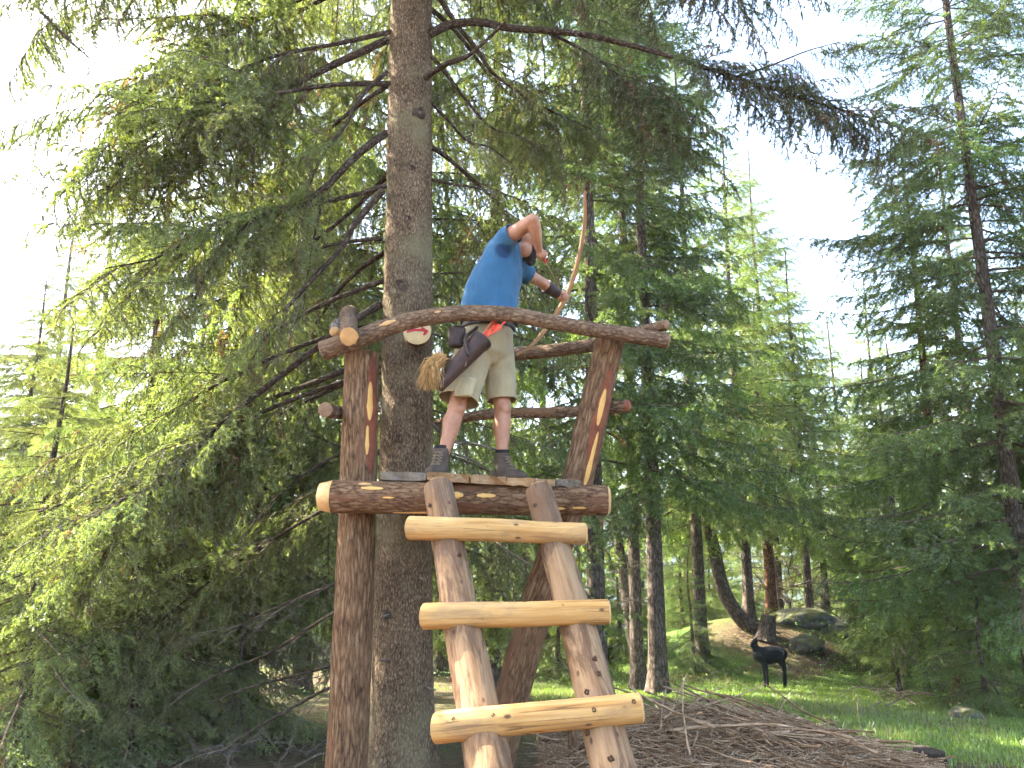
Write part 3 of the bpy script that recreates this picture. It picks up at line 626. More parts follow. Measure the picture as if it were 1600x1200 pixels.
def knot_mesh(seed, r=.035):
    rng = np.random.RandomState(seed); k = 14; rings = [(1.35, -.006), (1.15, .006), (.85, .014), (.55, .010), (.2, .002)]; V = []; F = []
    for q, (rr, h) in enumerate(rings):
        for i in range(k):
            a = 6.283 * i / k; j = 1 + .16 * rng.randn(); V.append((r * rr * j * math.cos(a), r * .8 * rr * j * math.sin(a), h * (1 + .3 * rng.randn())))
    for q in range(len(rings) - 1):
        for i in range(k): F.append((q * k + i, q * k + (i + 1) % k, (q + 1) * k + (i + 1) % k, (q + 1) * k + i))
    F.append(tuple(range((len(rings) - 1) * k, len(rings) * k))); V = np.array(V)
    return newmesh('knot', V, F, M_KNOT, None, True, {'lc': V})
KN = [knot_mesh(i) for i in range(4)]
camp = np.array([0, 0, EYE])
def on_log(lg, parent, name, me, px, py, off=0.0, sc=1.0, spin=0.0):
    """set a small piece on the side of a log that faces the camera, at photo pixel (px, py)"""
    if not hasattr(lg, 'grid'):
        SS, TT = np.meshgrid(np.linspace(0, lg.s[-1], 260), np.linspace(0, 2 * np.pi, 72), indexing='ij'); lg.grid = (SS.ravel(), TT.ravel(), lg.surf(SS, TT).reshape(-1, 3))
    SS, TT, Q = lg.grid; v = Q - camp; C0 = np.stack([np.interp(SS, lg.s, lg.P[:, k]) for k in range(3)], 1)
    dep = v[:, 1] * math.cos(PITCH) + v[:, 2] * math.sin(PITCH); u = v[:, 0] / dep * FPX + 800; w = 600 - (-v[:, 1] * math.sin(PITCH) + v[:, 2] * math.cos(PITCH)) / dep * FPX
    e = (u - px) ** 2 + (w - py) ** 2 + np.where(((Q - C0) * v).sum(1) > 0, 1e9, 0) + np.where(dep < .3, 1e9, 0)
    q = int(np.argmin(e)); best = (0, SS[q], TT[q], Q[q])
    _, s, th, p = best; ctr = np.array([np.interp(s, lg.s, lg.P[:, k]) for k in range(3)]); nrm = Vector(p - ctr).normalized()
    M = Matrix.Translation(Vector(p) + nrm * off) @ nrm.to_track_quat('Z', 'Y').to_matrix().to_4x4() @ Matrix.Rotation(spin, 4, 'Z') @ Matrix.Scale(sc, 4)
    return obj(name, me, parent, M=M), M
for i, (x, y, s) in enumerate([(638, 155, .8), (657, 172, 1.5), (640, 258, 1.0), (634, 342, .9), (626, 444, 1.4), (603, 447, .7), (623, 682, 1.0), (648, 565, .6), (606, 962, 1.1), (655, 905, .5), (615, 1122, .8)]):
    on_log(TR, tro, 'knot', KN[i % 4], x, y, -.008, s, i * 1.3)
STUB = [Log([(0, 0, -.03), (.004, .002, .04), (.02 * (k - 1), .012, .11)], [.011, .009, .005], seg=8, n=7, rough=.2, seed=k, cap=(None, .4)).mesh('stub', M_DEAD, M_CUT) for k in range(3)]
for i, (x, y) in enumerate([(606, 1028), (655, 905), (664, 962), (578, 1105), (666, 1080), (590, 640), (662, 120), (607, 960)]):
    on_log(TR, tro, 'stub', STUB[i % 3], x, y, 0, 1.0, i * 2.1)

def limb(pts, r0, r1, sprays=None, f0=.3, n=8, sc=(.35, .6), protos=None, m=None, seed=0, el=-.45, dead=0, spread=.9):
    """a limb of the big spruce through (px, py, Y); foliage sprays are its pieces"""
    rng = random.Random(seed); P = [at(*p) for p in pts]
    rad = list(np.linspace(r0, r1, len(P)))
    o, lg = log_obj('limb', main, P, rad, m or M_LIMB, seg=9, step=.06, rough=.14, lump=9, seed=seed % 40 + 1, cap=(None, .6))
    n = int(n * 1.7)
    for j in range(n):
        f = f0 + (1 - f0) * (j + rng.random() * .7) / max(1, n); f = min(f, .995); i = int(f * (len(lg.s) - 1)); p = lg.P[i]; t = lg.T[i]
        az = math.atan2(t[1], t[0]) + (rng.uniform(.35, 1.0) * spread * (1 if j % 2 else -1) if f < .93 else rng.uniform(-.2, .2))
        pr = protos or SPRAY
        if rng.random() < .3 and protos is None: pr = FSPRAY
        obj('foliage_spray', pr[rng.randrange(len(pr))], o, M=branch_M(p, az, el + rng.uniform(-.5, .45), rng.uniform(sc[0] * .6, sc[1] * 1.15) * (1.1 - .35 * f) * 2.1, rng.uniform(-.9, .9)))
    for j in range(dead):
        i = int(rng.uniform(.25, .95) * (len(lg.s) - 1)); t = lg.T[i]
        obj('dead_twig', DEADB[rng.randrange(4)], o, M=branch_M(lg.P[i], math.atan2(t[1], t[0]) + rng.uniform(-1, 1), rng.uniform(-1.2, 0), rng.uniform(.15, .35)))
    return o
# left-hand limbs
limb([(606, 62, 6.1), (458, 133, 6.0), (317, 221, 5.9), (230, 262, 5.8), (185, 285, 5.7), (150, 300, 5.6)], .034, .008, f0=.30, n=20, sc=(.34, .62), seed=1, dead=5)
limb([(606, -70, 6.2), (437, 12, 6.1), (358, 54, 6.0), (280, 115, 5.9), (215, 152, 5.8), (160, 180, 5.7)], .036, .008, f0=.25, n=22, sc=(.36, .65), seed=2, dead=5)
limb([(604, 112, 6.05), (562, 154, 5.95), (537, 200, 5.9), (500, 250, 5.8), (480, 300, 5.75)], .022, .007, f0=.5, n=4, sc=(.2, .35), seed=3, dead=5)
limb([(602, 208, 6.05), (558, 242, 5.95), (504, 296, 5.85), (458, 321, 5.8), (400, 342, 5.75), (354, 388, 5.7), (322, 430, 5.65), (290, 500, 5.6)], .034, .007, f0=.3, n=14, sc=(.3, .5), seed=4, dead=6)
limb([(504, 298, 5.85), (500, 330, 5.84), (487, 390, 5.83), (478, 450, 5.82), (472, 505, 5.81)], .013, .004, n=2, f0=.6, sc=(.12, .2), seed=5, dead=5)
limb([(598, 298, 6.05), (554, 350, 5.95), (537, 383, 5.9), (479, 446, 5.8), (437, 496, 5.75), (395, 560, 5.7)], .03, .007, f0=.6, n=5, sc=(.22, .4), seed=6, dead=6)
limb([(598, 372, 6.1), (545, 378, 6.05), (498, 388, 6.0), (455, 410, 5.95)], .02, .006, f0=.5, n=4, sc=(.2, .32), seed=7, dead=4)
limb([(594, 475, 6.1), (530, 517, 6.0), (408, 611, 5.9), (338, 669, 5.8), (280, 733, 5.75), (216, 791, 5.65), (160, 870, 5.55)], .032, .007, f0=.45, n=13, sc=(.3, .5), seed=8, dead=4, protos=FSPRAY)
limb([(592, 555, 6.1), (530, 582, 6.0), (455, 611, 6.2), (373, 640, 6.3), (315, 675, 6.3), (240, 730, 6.3), (150, 770, 6.2), (60, 800, 6.1)], .026, .007, f0=.45, n=14, sc=(.3, .55), seed=9, dead=4, protos=FSPRAY)
limb([(590, 760, 6.2), (500, 800, 6.6), (400, 860, 6.9), (300, 930, 7.0), (220, 1000, 7.0)], .02, .006, f0=.4, n=10, sc=(.3, .5), seed=10, dead=8, protos=FSPRAY)
# dead lower limbs behind the left post
for k, pts in enumerate([[(585, 930, 6.15), (517, 960, 6.3), (422, 1019, 6.5), (325, 1061, 6.6), (270, 1100, 6.6)], [(585, 1010, 6.15), (510, 1042, 6.3), (390, 1074, 6.6), (320, 1100, 6.7)],
                         [(585, 880, 6.15), (515, 915, 6.2), (430, 950, 6.3), (350, 990, 6.4)], [(585, 1060, 6.15), (515, 1075, 6.2), (450, 1110, 6.2), (380, 1150, 6.1), (330, 1190, 6.0)],
                         [(590, 690, 6.2), (520, 715, 6.3), (440, 770, 6.4), (370, 850, 6.5)]]):
    limb(pts, .016, .004, n=0, m=M_LIMB, seed=20 + k, dead=7)
# right-hand limbs
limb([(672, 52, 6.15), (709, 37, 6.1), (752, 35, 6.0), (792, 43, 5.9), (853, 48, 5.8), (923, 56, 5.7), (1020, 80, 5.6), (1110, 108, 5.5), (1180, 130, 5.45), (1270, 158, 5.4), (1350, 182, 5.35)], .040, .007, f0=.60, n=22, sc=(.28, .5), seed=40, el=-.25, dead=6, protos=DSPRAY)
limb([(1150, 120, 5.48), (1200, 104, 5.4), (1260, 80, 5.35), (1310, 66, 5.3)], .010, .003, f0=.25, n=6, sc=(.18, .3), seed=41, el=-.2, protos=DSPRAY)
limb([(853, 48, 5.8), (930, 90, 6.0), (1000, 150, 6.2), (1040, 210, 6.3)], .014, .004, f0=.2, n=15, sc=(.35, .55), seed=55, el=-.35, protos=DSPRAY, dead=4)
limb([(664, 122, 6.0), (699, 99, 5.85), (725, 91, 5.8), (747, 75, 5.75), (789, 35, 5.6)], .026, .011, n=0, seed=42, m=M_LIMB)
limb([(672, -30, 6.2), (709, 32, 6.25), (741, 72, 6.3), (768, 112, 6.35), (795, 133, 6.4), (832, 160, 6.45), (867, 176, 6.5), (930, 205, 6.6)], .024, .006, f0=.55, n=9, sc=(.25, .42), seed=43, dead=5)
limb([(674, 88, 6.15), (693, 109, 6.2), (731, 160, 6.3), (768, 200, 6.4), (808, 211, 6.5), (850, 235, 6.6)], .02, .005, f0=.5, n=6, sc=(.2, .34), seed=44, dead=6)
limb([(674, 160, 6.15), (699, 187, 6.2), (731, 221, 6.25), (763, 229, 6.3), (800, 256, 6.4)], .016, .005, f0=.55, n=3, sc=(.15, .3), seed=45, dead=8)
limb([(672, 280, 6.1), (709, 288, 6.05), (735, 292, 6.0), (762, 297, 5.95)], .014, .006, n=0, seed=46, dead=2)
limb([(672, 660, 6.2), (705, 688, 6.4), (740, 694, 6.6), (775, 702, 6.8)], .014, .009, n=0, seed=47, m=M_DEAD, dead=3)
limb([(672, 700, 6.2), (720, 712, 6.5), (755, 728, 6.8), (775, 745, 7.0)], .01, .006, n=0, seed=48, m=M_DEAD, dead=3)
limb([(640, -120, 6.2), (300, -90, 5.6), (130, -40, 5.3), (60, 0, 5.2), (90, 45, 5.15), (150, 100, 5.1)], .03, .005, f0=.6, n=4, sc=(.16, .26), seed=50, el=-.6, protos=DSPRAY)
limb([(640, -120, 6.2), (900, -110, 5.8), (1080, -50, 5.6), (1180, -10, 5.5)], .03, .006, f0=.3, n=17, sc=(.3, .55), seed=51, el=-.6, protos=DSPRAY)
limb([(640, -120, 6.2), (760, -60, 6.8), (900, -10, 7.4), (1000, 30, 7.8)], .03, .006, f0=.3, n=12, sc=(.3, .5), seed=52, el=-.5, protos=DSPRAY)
# more boughs of the big spruce reaching left and back, hung with comb foliage
rb = random.Random(31)
for k in range(15):
    z = 2.6 + 4.6 * k / 15 + rb.uniform(-.15, .15); az = rb.uniform(2.25, 3.5) if k % 4 or z < 4.5 else rb.uniform(.5, 1.3); L = rb.uniform(1.7, 2.7)
    cx = float(np.interp(z, TR.P[:, 2], TR.P[:, 0])); st = Vector((cx, 6.13, z)); dv = Vector((math.cos(az), math.sin(az), 0)); P = [st + dv * .15]
    for q in (.3, .6, .85, 1.0): P.append(st + dv * L * q + Vector((rb.gauss(0, .05), rb.gauss(0, .05), -.42 * L * q ** 1.4)))
    o, lg = log_obj('limb', main, P, [.024, .019, .014, .009, .005], M_LIMB, seg=8, step=.08, rough=.14, lump=9, seed=k + 3, cap=(None, .6))
    for j in range(17):
        f = min(.99, .3 + .7 * (j + rb.random()) / 17); i = int(f * (len(lg.s) - 1)); t = lg.T[i]; pr = SPRAY if k % 3 else FSPRAY
        obj('foliage_spray', pr[rb.randrange(4)], o, M=branch_M(lg.P[i], math.atan2(t[1], t[0]) + (rb.uniform(.3, 1.0) * (1 if j % 2 else -1)), -.4 + rb.uniform(-.5, .45), rb.uniform(.5, 1.4) * (1.1 - .3 * f), rb.uniform(-.8, .8)))
# the crown above the picture, which shades the stand
rt = random.Random(9); h = top.z + .6
while h < top.z + 6.2:
    f = (h - top.z) / 6.6; a0 = rt.uniform(0, 6.28)
    for j in range(5):
        l = 2.9 * (1 - f) ** .6 * rt.uniform(.75, 1.1)
        obj('branch', COMB[rt.randrange(4)], main, M=branch_M((top.x, 6.22, h), a0 + 1.257 * j + rt.uniform(-.3, .3), -.15 + .3 * f, l / 2))
    h += .38

# ------------------------------------------------------------------ the shooting stand
stand = thing('shooting_stand', (at(540, 1200, 5.4).x, 5.4, gnd(-1, 5.4)), 'log-built raised archery stand against the big spruce', 'archery stand')
g0 = gnd(-1.1, 5.4)
pl_t, pl_b = at(566, 553, 5.42), at(541, 1200, 5.42)
lp, LP = log_obj('post', stand, [(pl_b.x - .015, 5.42, g0 - .25), pl_b, (pl_t + pl_b) / 2 + Vector((.008, 0, 0)), pl_t], [.138, .131, .126, .12], M_POST, M_CUTDARK, label='upright left post with red inner bark and yellow axe marks', seg=44, step=.03, rough=.05, lump=4, seed=3, cap=(None, .12))
pr_t, pr_b = at(953, 532, 5.55), at(776, 1200, 6.15)
rp, RP = log_obj('post', stand, [(pr_b.x - .1, 6.25, gnd(pr_b.x, 6.2) - .3), at(800, 1090, 6.05), at(838, 950, 5.88), at(899, 760, 5.68), pr_t], [.128, .122, .118, .112, .103], M_POST, M_CUTDARK, label='slanting right post with two long yellow axe marks', seg=40, step=.03, rough=.06, lump=4, seed=7, cap=(None, .12))
def s_of(lg, py):
    best = None
    for s in np.linspace(0, lg.s[-1], 400):
        p = np.array([np.interp(s, lg.s, lg.P[:, k]) for k in range(3)]) - camp
        dep = p[1] * math.cos(PITCH) + p[2] * math.sin(PITCH); y = 600 - (-p[1] * math.sin(PITCH) + p[2] * math.cos(PITCH)) / dep * FPX
        if best is None or abs(y - py) < best[0]: best = (abs(y - py), s)
    return best[1]
def face(lg, s, shift):
    """angle facing the camera, shifted to screen right by shift radii"""
    c = lg.theta_to(s, camp); a = math.asin(max(-.97, min(.97, shift)))
    q = lg.surf(np.array([s, s]), np.array([c + .3, c - .3])); return c + a if q[0][0] > q[1][0] else c - a
def axe(lg, parent, y0, y1, shift, half, m, seed, off=.0035, jag=.3, name='axe_mark'):
    a, b = sorted((s_of(lg, y0), s_of(lg, y1)))
    return obj(name, lg.patch(name, a, b, face(lg, (a + b) / 2, shift), half, m, off, seed, jag), parent)
axe(LP, lp, 556, 745, .62, .055, M_REDBARK, 1, .002, .35, 'peeled_strip')
axe(LP, lp, 600, 662, .50, .021, M_BARE, 2); axe(LP, lp, 668, 714, .40, .013, M_BARE, 3)
axe(RP, rp, 570, 758, .55, .055, M_REDBARK, 4, .002, .35, 'peeled_strip')
axe(RP, rp, 608, 664, .42, .020, M_BARE, 5); axe(RP, rp, 672, 758, .55, .019, M_BARE, 6)
b0, b1 = at(520, 776, 5.16), at(948, 782, 5.16)
fb, FB = log_obj('front_beam', stand, [b0, at(640, 778, 5.15), at(800, 780, 5.15), b1], [.104, .103, .100, .097], M_BEAM, M_CUT, label='thick front beam with pale axe-hewn ends', seg=44, step=.02, rough=.05, lump=4, seed=11, cap=(1.05, .25))
for i, (x0, x1, sh, hw) in enumerate([(565, 600, .55, .010), (600, 618, 0, .006), (700, 725, .2, .018), (745, 775, .2, .016), (862, 882, -.55, .008), (893, 915, -.5, .007), (560, 580, .8, .01), (615, 700, -.9, .012)]):
    def sx(px): return float(np.interp(at(px, 778, 5.1).x, FB.P[:, 0], FB.s))
    s0, s1 = sx(x0), sx(x1); c = FB.theta_to((s0 + s1) / 2, camp); up = FB.surf(np.array([s0, s0]), np.array([c + .4, c - .4]))
    obj('bark_fleck', FB.patch('bark_fleck', s0, s1, c + math.asin(sh) * (1 if up[0][2] > up[1][2] else -1), hw, M_BARE if i not in (6,) else M_CUT, .003, 30 + i), fb)
log_obj('rear_beam', stand, [at(560, 770, 6.42), at(905, 772, 6.42)], .085, M_BEAM, M_CUT, seg=20, step=.08, seed=12)
# deck planks run front to back
zt = at(700, 746, 5.05).z
def plank(x0, x1, y0, y1, ytop, th, m, seed, tilt=0):
    a, b = at(x0, ytop, y0), at(x1, ytop + tilt, y0); rng = np.random.RandomState(seed); nx_, ny_ = 5, 12
    V, F = [], []
    for k in (0, 1):
        for i in range(nx_):
            for j in range(ny_):
                f = i / (nx_ - 1); g = j / (ny_ - 1); e = .003 * rng.randn() if (i in (0, nx_ - 1) or j == 0) else 0
                V.append((a.x + (b.x - a.x) * f + e, y0 + (y1 - y0) * g + .012 * rng.randn() * (j == 0), a.z + (b.z - a.z) * f + .004 * math.sin(g * 5 + seed) + (-th + .004 * rng.randn() if k else .002 * rng.randn())))
    h = nx_ * ny_; ix = lambda i, j, k: k * h + i * ny_ + j
    for i in range(nx_ - 1):
        for j in range(ny_ - 1):
            F += [(ix(i, j, 0), ix(i + 1, j, 0), ix(i + 1, j + 1, 0), ix(i, j + 1, 0)), (ix(i, j, 1), ix(i, j + 1, 1), ix(i + 1, j + 1, 1), ix(i + 1, j, 1))]
        F += [(ix(i, 0, 0), ix(i, 0, 1), ix(i + 1, 0, 1), ix(i + 1, 0, 0)), (ix(i, ny_ - 1, 0), ix(i + 1, ny_ - 1, 0), ix(i + 1, ny_ - 1, 1), ix(i, ny_ - 1, 1))]
    for j in range(ny_ - 1):
        F += [(ix(0, j, 0), ix(0, j + 1, 0), ix(0, j + 1, 1), ix(0, j, 1)), (ix(nx_ - 1, j, 0), ix(nx_ - 1, j, 1), ix(nx_ - 1, j + 1, 1), ix(nx_ - 1, j + 1, 0))]
    V = np.array(V); lc = np.stack([V[:, 1], V[:, 2], V[:, 0]], 1) if m is M_PLANKB else np.stack([V[:, 0], V[:, 2], V[:, 1]], 1)
    return obj('plank', newmesh('plank', V, F, m, None, False, {'lc': lc + seed}), stand)
for i, (x0, x1, yt, th, m, tl, yf) in enumerate([(594, 666, 738, .05, M_PLANK, 1, 5.12), (667.5, 733, 738, .052, M_PLANKB, 4, 5.02), (735, 790, 742, .05, M_PLANKB, 3, 5.03), (791.5, 834, 745, .05, M_PLANKB, 2, 5.02), (836, 868, 747, .048, M_PLANKB, 1, 5.05), (869.5, 906, 748, .045, M_PLANK, 2, 5.09)]):
    plank(x0, x1, yf, 6.5, yt, th, m, i + 1, tl)
DECK_Z = zt
# railings
fr, FR = log_obj('front_rail', stand, [at(503, 549, 5.24), at(560, 529, 5.24), at(620, 507, 5.25), at(680, 494, 5.25), at(740, 489, 5.26), at(800, 492, 5.28), at(860, 503, 5.30), at(920, 514, 5.32), at(980, 523, 5.34), at(1042, 533, 5.36)],
                 [.066, .066, .06, .056, .055, .054, .052, .052, .054, .056], M_RAIL, M_CUTDARK, label='long bowed front handrail with flaking bark', seg=30, step=.025, rough=.09, lump=6, seed=14, cap=(.15, .3))
for i, (x0, x1, hw) in enumerate([(595, 622, .012), (680, 690, .008)]):
    s0, s1 = [float(np.interp(at(x, 500, 5.25).x, FR.P[:, 0], FR.s)) for x in (x0, x1)]; c = FR.theta_to((s0 + s1) / 2, camp)
    up = FR.surf(np.array([s0, s0]), np.array([c + .4, c - .4])); obj('bark_fleck', FR.patch('bark_fleck', s0, s1, c + (.5 if up[0][2] > up[1][2] else -.5), hw, M_CUT, .003, 50 + i), fr)
log_obj('side_rail', stand, [at(545, 526, 5.02), at(545, 508, 5.4), at(543, 492, 5.9), at(548, 487, 6.3)], [.060, .062, .06, .055], M_RAIL, M_CUT, seg=26, step=.03, rough=.09, lump=7, seed=15, cap=(.06, .2))
log_obj('side_rail', stand, [at(524, 519, 5.25), at(526, 509, 5.6), at(540, 500, 6.2)], [.038, .042, .042], M_DEAD, M_CUT, seg=16, step=.04, rough=.12, lump=8, seed=16, cap=(.4, .2))
log_obj('side_rail', stand, [at(508, 640, 5.15), at(535, 645, 5.6), at(580, 640, 6.1)], [.048, .046, .04], M_RAIL, M_CUTDARK, seg=18, step=.04, rough=.12, lump=8, seed=17, cap=(.1, .2), label='lower left rail with dark cut end')
log_obj('side_rail', stand, [at(690, 566, 6.35), at(800, 554, 6.2), at(870, 547, 6.0), at(940, 536, 5.75), at(995, 520, 5.5), at(1042, 507, 5.32)], [.05, .052, .05, .048, .042, .036], M_RAIL, M_CUTDARK, seg=22, step=.035, rough=.1, lump=7, seed=18, cap=(.2, .3))
log_obj('side_rail', stand, [at(672, 665, 6.3), at(720, 654, 6.25), at(775, 646, 6.15), at(850, 645, 6.0), at(920, 642, 5.85), at(980, 634, 5.66)], [.03, .036, .042, .042, .042, .046], M_RAIL, M_REDBARK, seg=20, step=.035, rough=.16, lump=9, seed=19, cap=(.2, .4))

# ------------------------------------------------------------------ ladder
ladder = thing('log_ladder', (at(860, 1200, 3.0).x, 2.9, gnd(0, 2.9)), 'steep log ladder of two poles leaning on the stand front', 'ladder')
def pole(top, mid, low, rr, seed):
    t, m_, l = at(*top), at(*mid), at(*low); d = (l - m_).normalized(); e = l + d * ((l.z - gnd(l.x, 3.2) + .05) / max(.2, -d.z))
    return log_obj('side_pole', ladder, [e, l, m_, t], [rr * 1.12, rr * 1.08, rr, rr * .90], M_LADDER, M_CUT, seg=32, step=.03, rough=.06, lump=4, seed=seed, cap=(None, .28))
q1, PL = pole((685, 762, 4.94), (724, 985, 4.33), (764, 1200, 3.84), .099, 21)
q2, PR = pole((842, 768, 4.94), (904, 985, 4.33), (958, 1200, 3.84), .093, 22)
M_KN2 = plain_mat('rung_knot', (.10, .05, .025), .8, .5, 40, .6, .01)
KN2 = []
for k in range(3):
    me = knot_mesh(60 + k, .010); me.materials.clear(); me.materials.append(M_KN2); KN2.append(me)
rungs = [((641, 825), (914, 834), 4.62, (.068, .066, .062), [(0, 0)], 31), ((664, 963), (950, 956), 4.28, (.067, .064, .063), [], 32), ((683, 1137), (1000, 1106), 3.90, (.070, .068, .067), [], 33)]
for k, (a, b, Y, rr, _, sd) in enumerate(rungs):
    A, B = at(*a, Y), at(*b, Y); mid = (A + B) / 2 + Vector((0, 0, (.004, -.002, .002)[k]))
    o, lg = log_obj('rung', ladder, [A, A.lerp(B, .25) + Vector((0, 0, .002)), mid, A.lerp(B, .75), B], [rr[0], rr[0] * .98, rr[1], rr[2], rr[2]], M_RUNG, M_CUT, seg=36, step=.02, rough=.022, lump=3.5, seed=sd, cap=(.05, .22),
                    slant=(-.35, 0), label=('topmost peeled yellow rung', 'middle peeled yellow rung', 'lowest peeled yellow rung, tilted up to the right')[k])
    for i, (kx, ky) in enumerate([[(762, 823), (738, 822), (900, 846)], [(755, 968), (735, 962), (880, 945)], [(709, 1124), (880, 1121), (928, 1108), (770, 1118), (816, 1147), (990, 1096)]][k]):
        on_log(lg, o, 'knot', KN2[i % 3], kx, ky, -.010, (.8, .6, 1.0)[i % 3] * (1.1 if k == 2 else .8), i)
for lg, o, lst in ((PL, q1, [(672, 790), (718, 868), (705, 1060)]), (PR, q2, [(836, 790), (928, 1030), (934, 1052), (952, 1185), (920, 1145), (916, 1082)])):
    for i, (kx, ky) in enumerate(lst): on_log(lg, o, 'knot', KN2[i % 3], kx, ky, -.010, 1.4, i)

# ------------------------------------------------------------------ direction disc on the trunk
M_DISC = plain_mat('pale_disc_wood', (.58, .41, .19), .7, .15, 12); M_RED = plain_mat('red_paint', (.42, .02, .025), .5, .2, 30)
dc = at(652, 519, 5.80); dn = (Vector((.12, -1, -.02))).normalized(); MD = Matrix.Translation(dc) @ dn.to_track_quat('Z', 'Y').to_matrix().to_4x4()
dl = Log([(0, 0, -.06), (0, 0, .03)], .103, seg=40, n=4, rough=.03, seed=9, cap=(None, .02))
disc = obj('direction_disc', dl.mesh('direction_disc', M_POST, M_DISC), M=MD, label='round wooden disc with a red arrow nailed on the trunk', cat='sign')
def flat_poly(pts, z, th=.003):
    n = len(pts); V = [(x, y, z + th) for x, y in pts] + [(x, y, z - .004) for x, y in pts]
    return np.array(V), [tuple(range(n))] + [(i, i + n, (i + 1) % n + n, (i + 1) % n) for i in range(n)]
ar_ = [(-.075, .034), (-.07, .058), (-.035, .052), (.03, .055), (.028, .074), (.085, .040), (.06, .006), (.042, .006), (.05, .034), (-.02, .036), (-.055, .028), (-.078, .018)]
ar = [(x_, y_ - .036) for x_, y_ in ar_]
V, F = flat_poly(ar, .0335); obj('arrow_mark', newmesh('arrow_mark', V, F, M_RED), disc, M=MD)
# ------------------------------------------------------------------ soft bodies by voxel union
def ball(bm, c, r, squash=None, rot=None):
    g = bmesh.ops.create_icosphere(bm, subdivisions=3, radius=1.0)
    M = Matrix.Translation(Vector(c)) @ (rot.to_matrix().to_4x4() if rot else Matrix()) @ Matrix.Diagonal((*(Vector(squash) * r if squash else (r, r, r)), 1))
    bmesh.ops.transform(bm, matrix=M, verts=g['verts'])
def loft(bm, rings, k=20, closed=True):
    """rings: (centre, axis u, axis v, ru, rv)"""
    vs = []
    for c, u, v, ru, rv in rings:
        c, u, v = Vector(c), Vector(u), Vector(v); vs.append([bm.verts.new(c + u * (ru * math.cos(6.28319 * i / k)) + v * (rv * math.sin(6.28319 * i / k))) for i in range(k)])
    for a, b in zip(vs[:-1], vs[1:]):
        for i in range(k): bm.faces.new((a[i], a[(i + 1) % k], b[(i + 1) % k], b[i]))
    if closed: bm.faces.new(vs[0][::-1]); bm.faces.new(vs[-1])
def limb_loft(bm, pts, rad, flat=1.0, side=None, k=18, closed=True, balls=True):
    Q, s = spline(np.c_[np.array([tuple(p) for p in pts]), np.array(rad)], max(6, len(pts) * 5)); T_ = np.gradient(Q[:, :3], axis=0); rings = []
    u0 = Vector(side) if side is not None else Vector((0, 1, 0))
    for q, t in zip(Q, T_):
        t = Vector(t).normalized(); u = (u0 - t * u0.dot(t)).normalized(); v = t.cross(u); u0 = u
        rings.append((q[:3], u, v, q[3] * flat, q[3]))
    loft(bm, rings, k, closed)
    if balls:
        ball(bm, Q[0, :3], Q[0, 3] * .98); ball(bm, Q[-1, :3], Q[-1, 3] * .98)
def solid(name, build, m, voxel=.012, smooth=6, cuts=(), thick=0, wr=0, wrs=14, parent=None, sub=0, **kw):
    """union of the built pieces as one continuous surface; cuts: (point, normal, reach) open the hems"""
    bm = bmesh.new(); build(bm); bmesh.ops.recalc_face_normals(bm, faces=bm.faces); me = bpy.data.meshes.new(name); bm.to_mesh(me); bm.free()
    o = bpy.data.objects.new('tmp', me); C.objects.link(o)
    md = o.modifiers.new('r', 'REMESH'); md.mode = 'VOXEL'; md.voxel_size = voxel
    if smooth: sm = o.modifiers.new('s', 'SMOOTH'); sm.factor = .5; sm.iterations = smooth
    dg = bpy.context.evaluated_depsgraph_get(); me2 = bpy.data.meshes.new_from_object(o.evaluated_get(dg)); bpy.data.objects.remove(o)
    bm = bmesh.new(); bm.from_mesh(me2)
    for p, n, reach in cuts:
        p, n = Vector(p), Vector(n).normalized()
        fs = [f for f in bm.faces if (f.calc_center_median() - p).length < reach]
        g = list({e for f in fs for e in f.edges}) + list({v for f in fs for v in f.verts}) + fs
        bmesh.ops.bisect_plane(bm, geom=g, plane_co=p, plane_no=n, clear_outer=True)
    if wr:
        co = np.array([v.co[:] for v in bm.verts]); nz = fbm(co * wrs * np.array([1, 1, .55]) + 3.3, 3); bm.normal_update()
        for v, h in zip(bm.verts, nz): v.co += v.normal * (wr * float(h))
    if thick:
        bm.normal_update(); bmesh.ops.solidify(bm, geom=list(bm.faces), thickness=thick)
    bm.to_mesh(me2); bm.free(); me2.name = name; me2.materials.clear(); me2.materials.append(m)
    me2.polygons.foreach_set('use_smooth', np.ones(len(me2.polygons), bool))
    return obj(name, me2, parent, **kw)
def cloth_mat(name, col, var=.12, weave=700, stain=None):
    m, nt, b = mat(name); co = coords(nt); n = tex(nt, co, 'noise', 9, 4, .6)
    c = ramp(nt, n, [(.3, tuple(x * (1 - var) for x in col)), (.7, tuple(x * (1 + var) for x in col))])
    if stain:      # damp patch round a point
        d = N(nt, 'ShaderNodeVectorMath', operation='DISTANCE'); nt.links.new(co, d.inputs[0]); d.inputs[1].default_value = stain[0]
        dd = math_(nt, 'ADD', d.outputs['Value'], math_(nt, 'MULTIPLY', n, .05))
        c = mixc(nt, ramp(nt, dd, [(stain[1], (.9,) * 3), (stain[1] + .02, (0, 0, 0))]), c, stain[2])
    nt.links.new(c, b.inputs['Base Color']); b.inputs['Roughness'].default_value = .9; b.inputs['Specular IOR Level'].default_value = .15; b.inputs['Sheen Weight'].default_value = .15
    h = bump(nt, None, tex(nt, coords(nt, None, (1, 1, .4)), 'noise', 22, 3, .55), .5, .02)
    bump(nt, b, tex(nt, co, 'noise', weave, 1), .15, .002, h)
    return m
M_SKIN, nt_, b_ = mat('skin'); co_ = coords(nt_)
nt_.links.new(ramp(nt_, tex(nt_, co_, 'noise', 14, 5, .6), [(.3, (.30, .135, .07)), (.7, (.43, .215, .122))]), b_.inputs['Base Color']); b_.inputs['Roughness'].default_value = .5
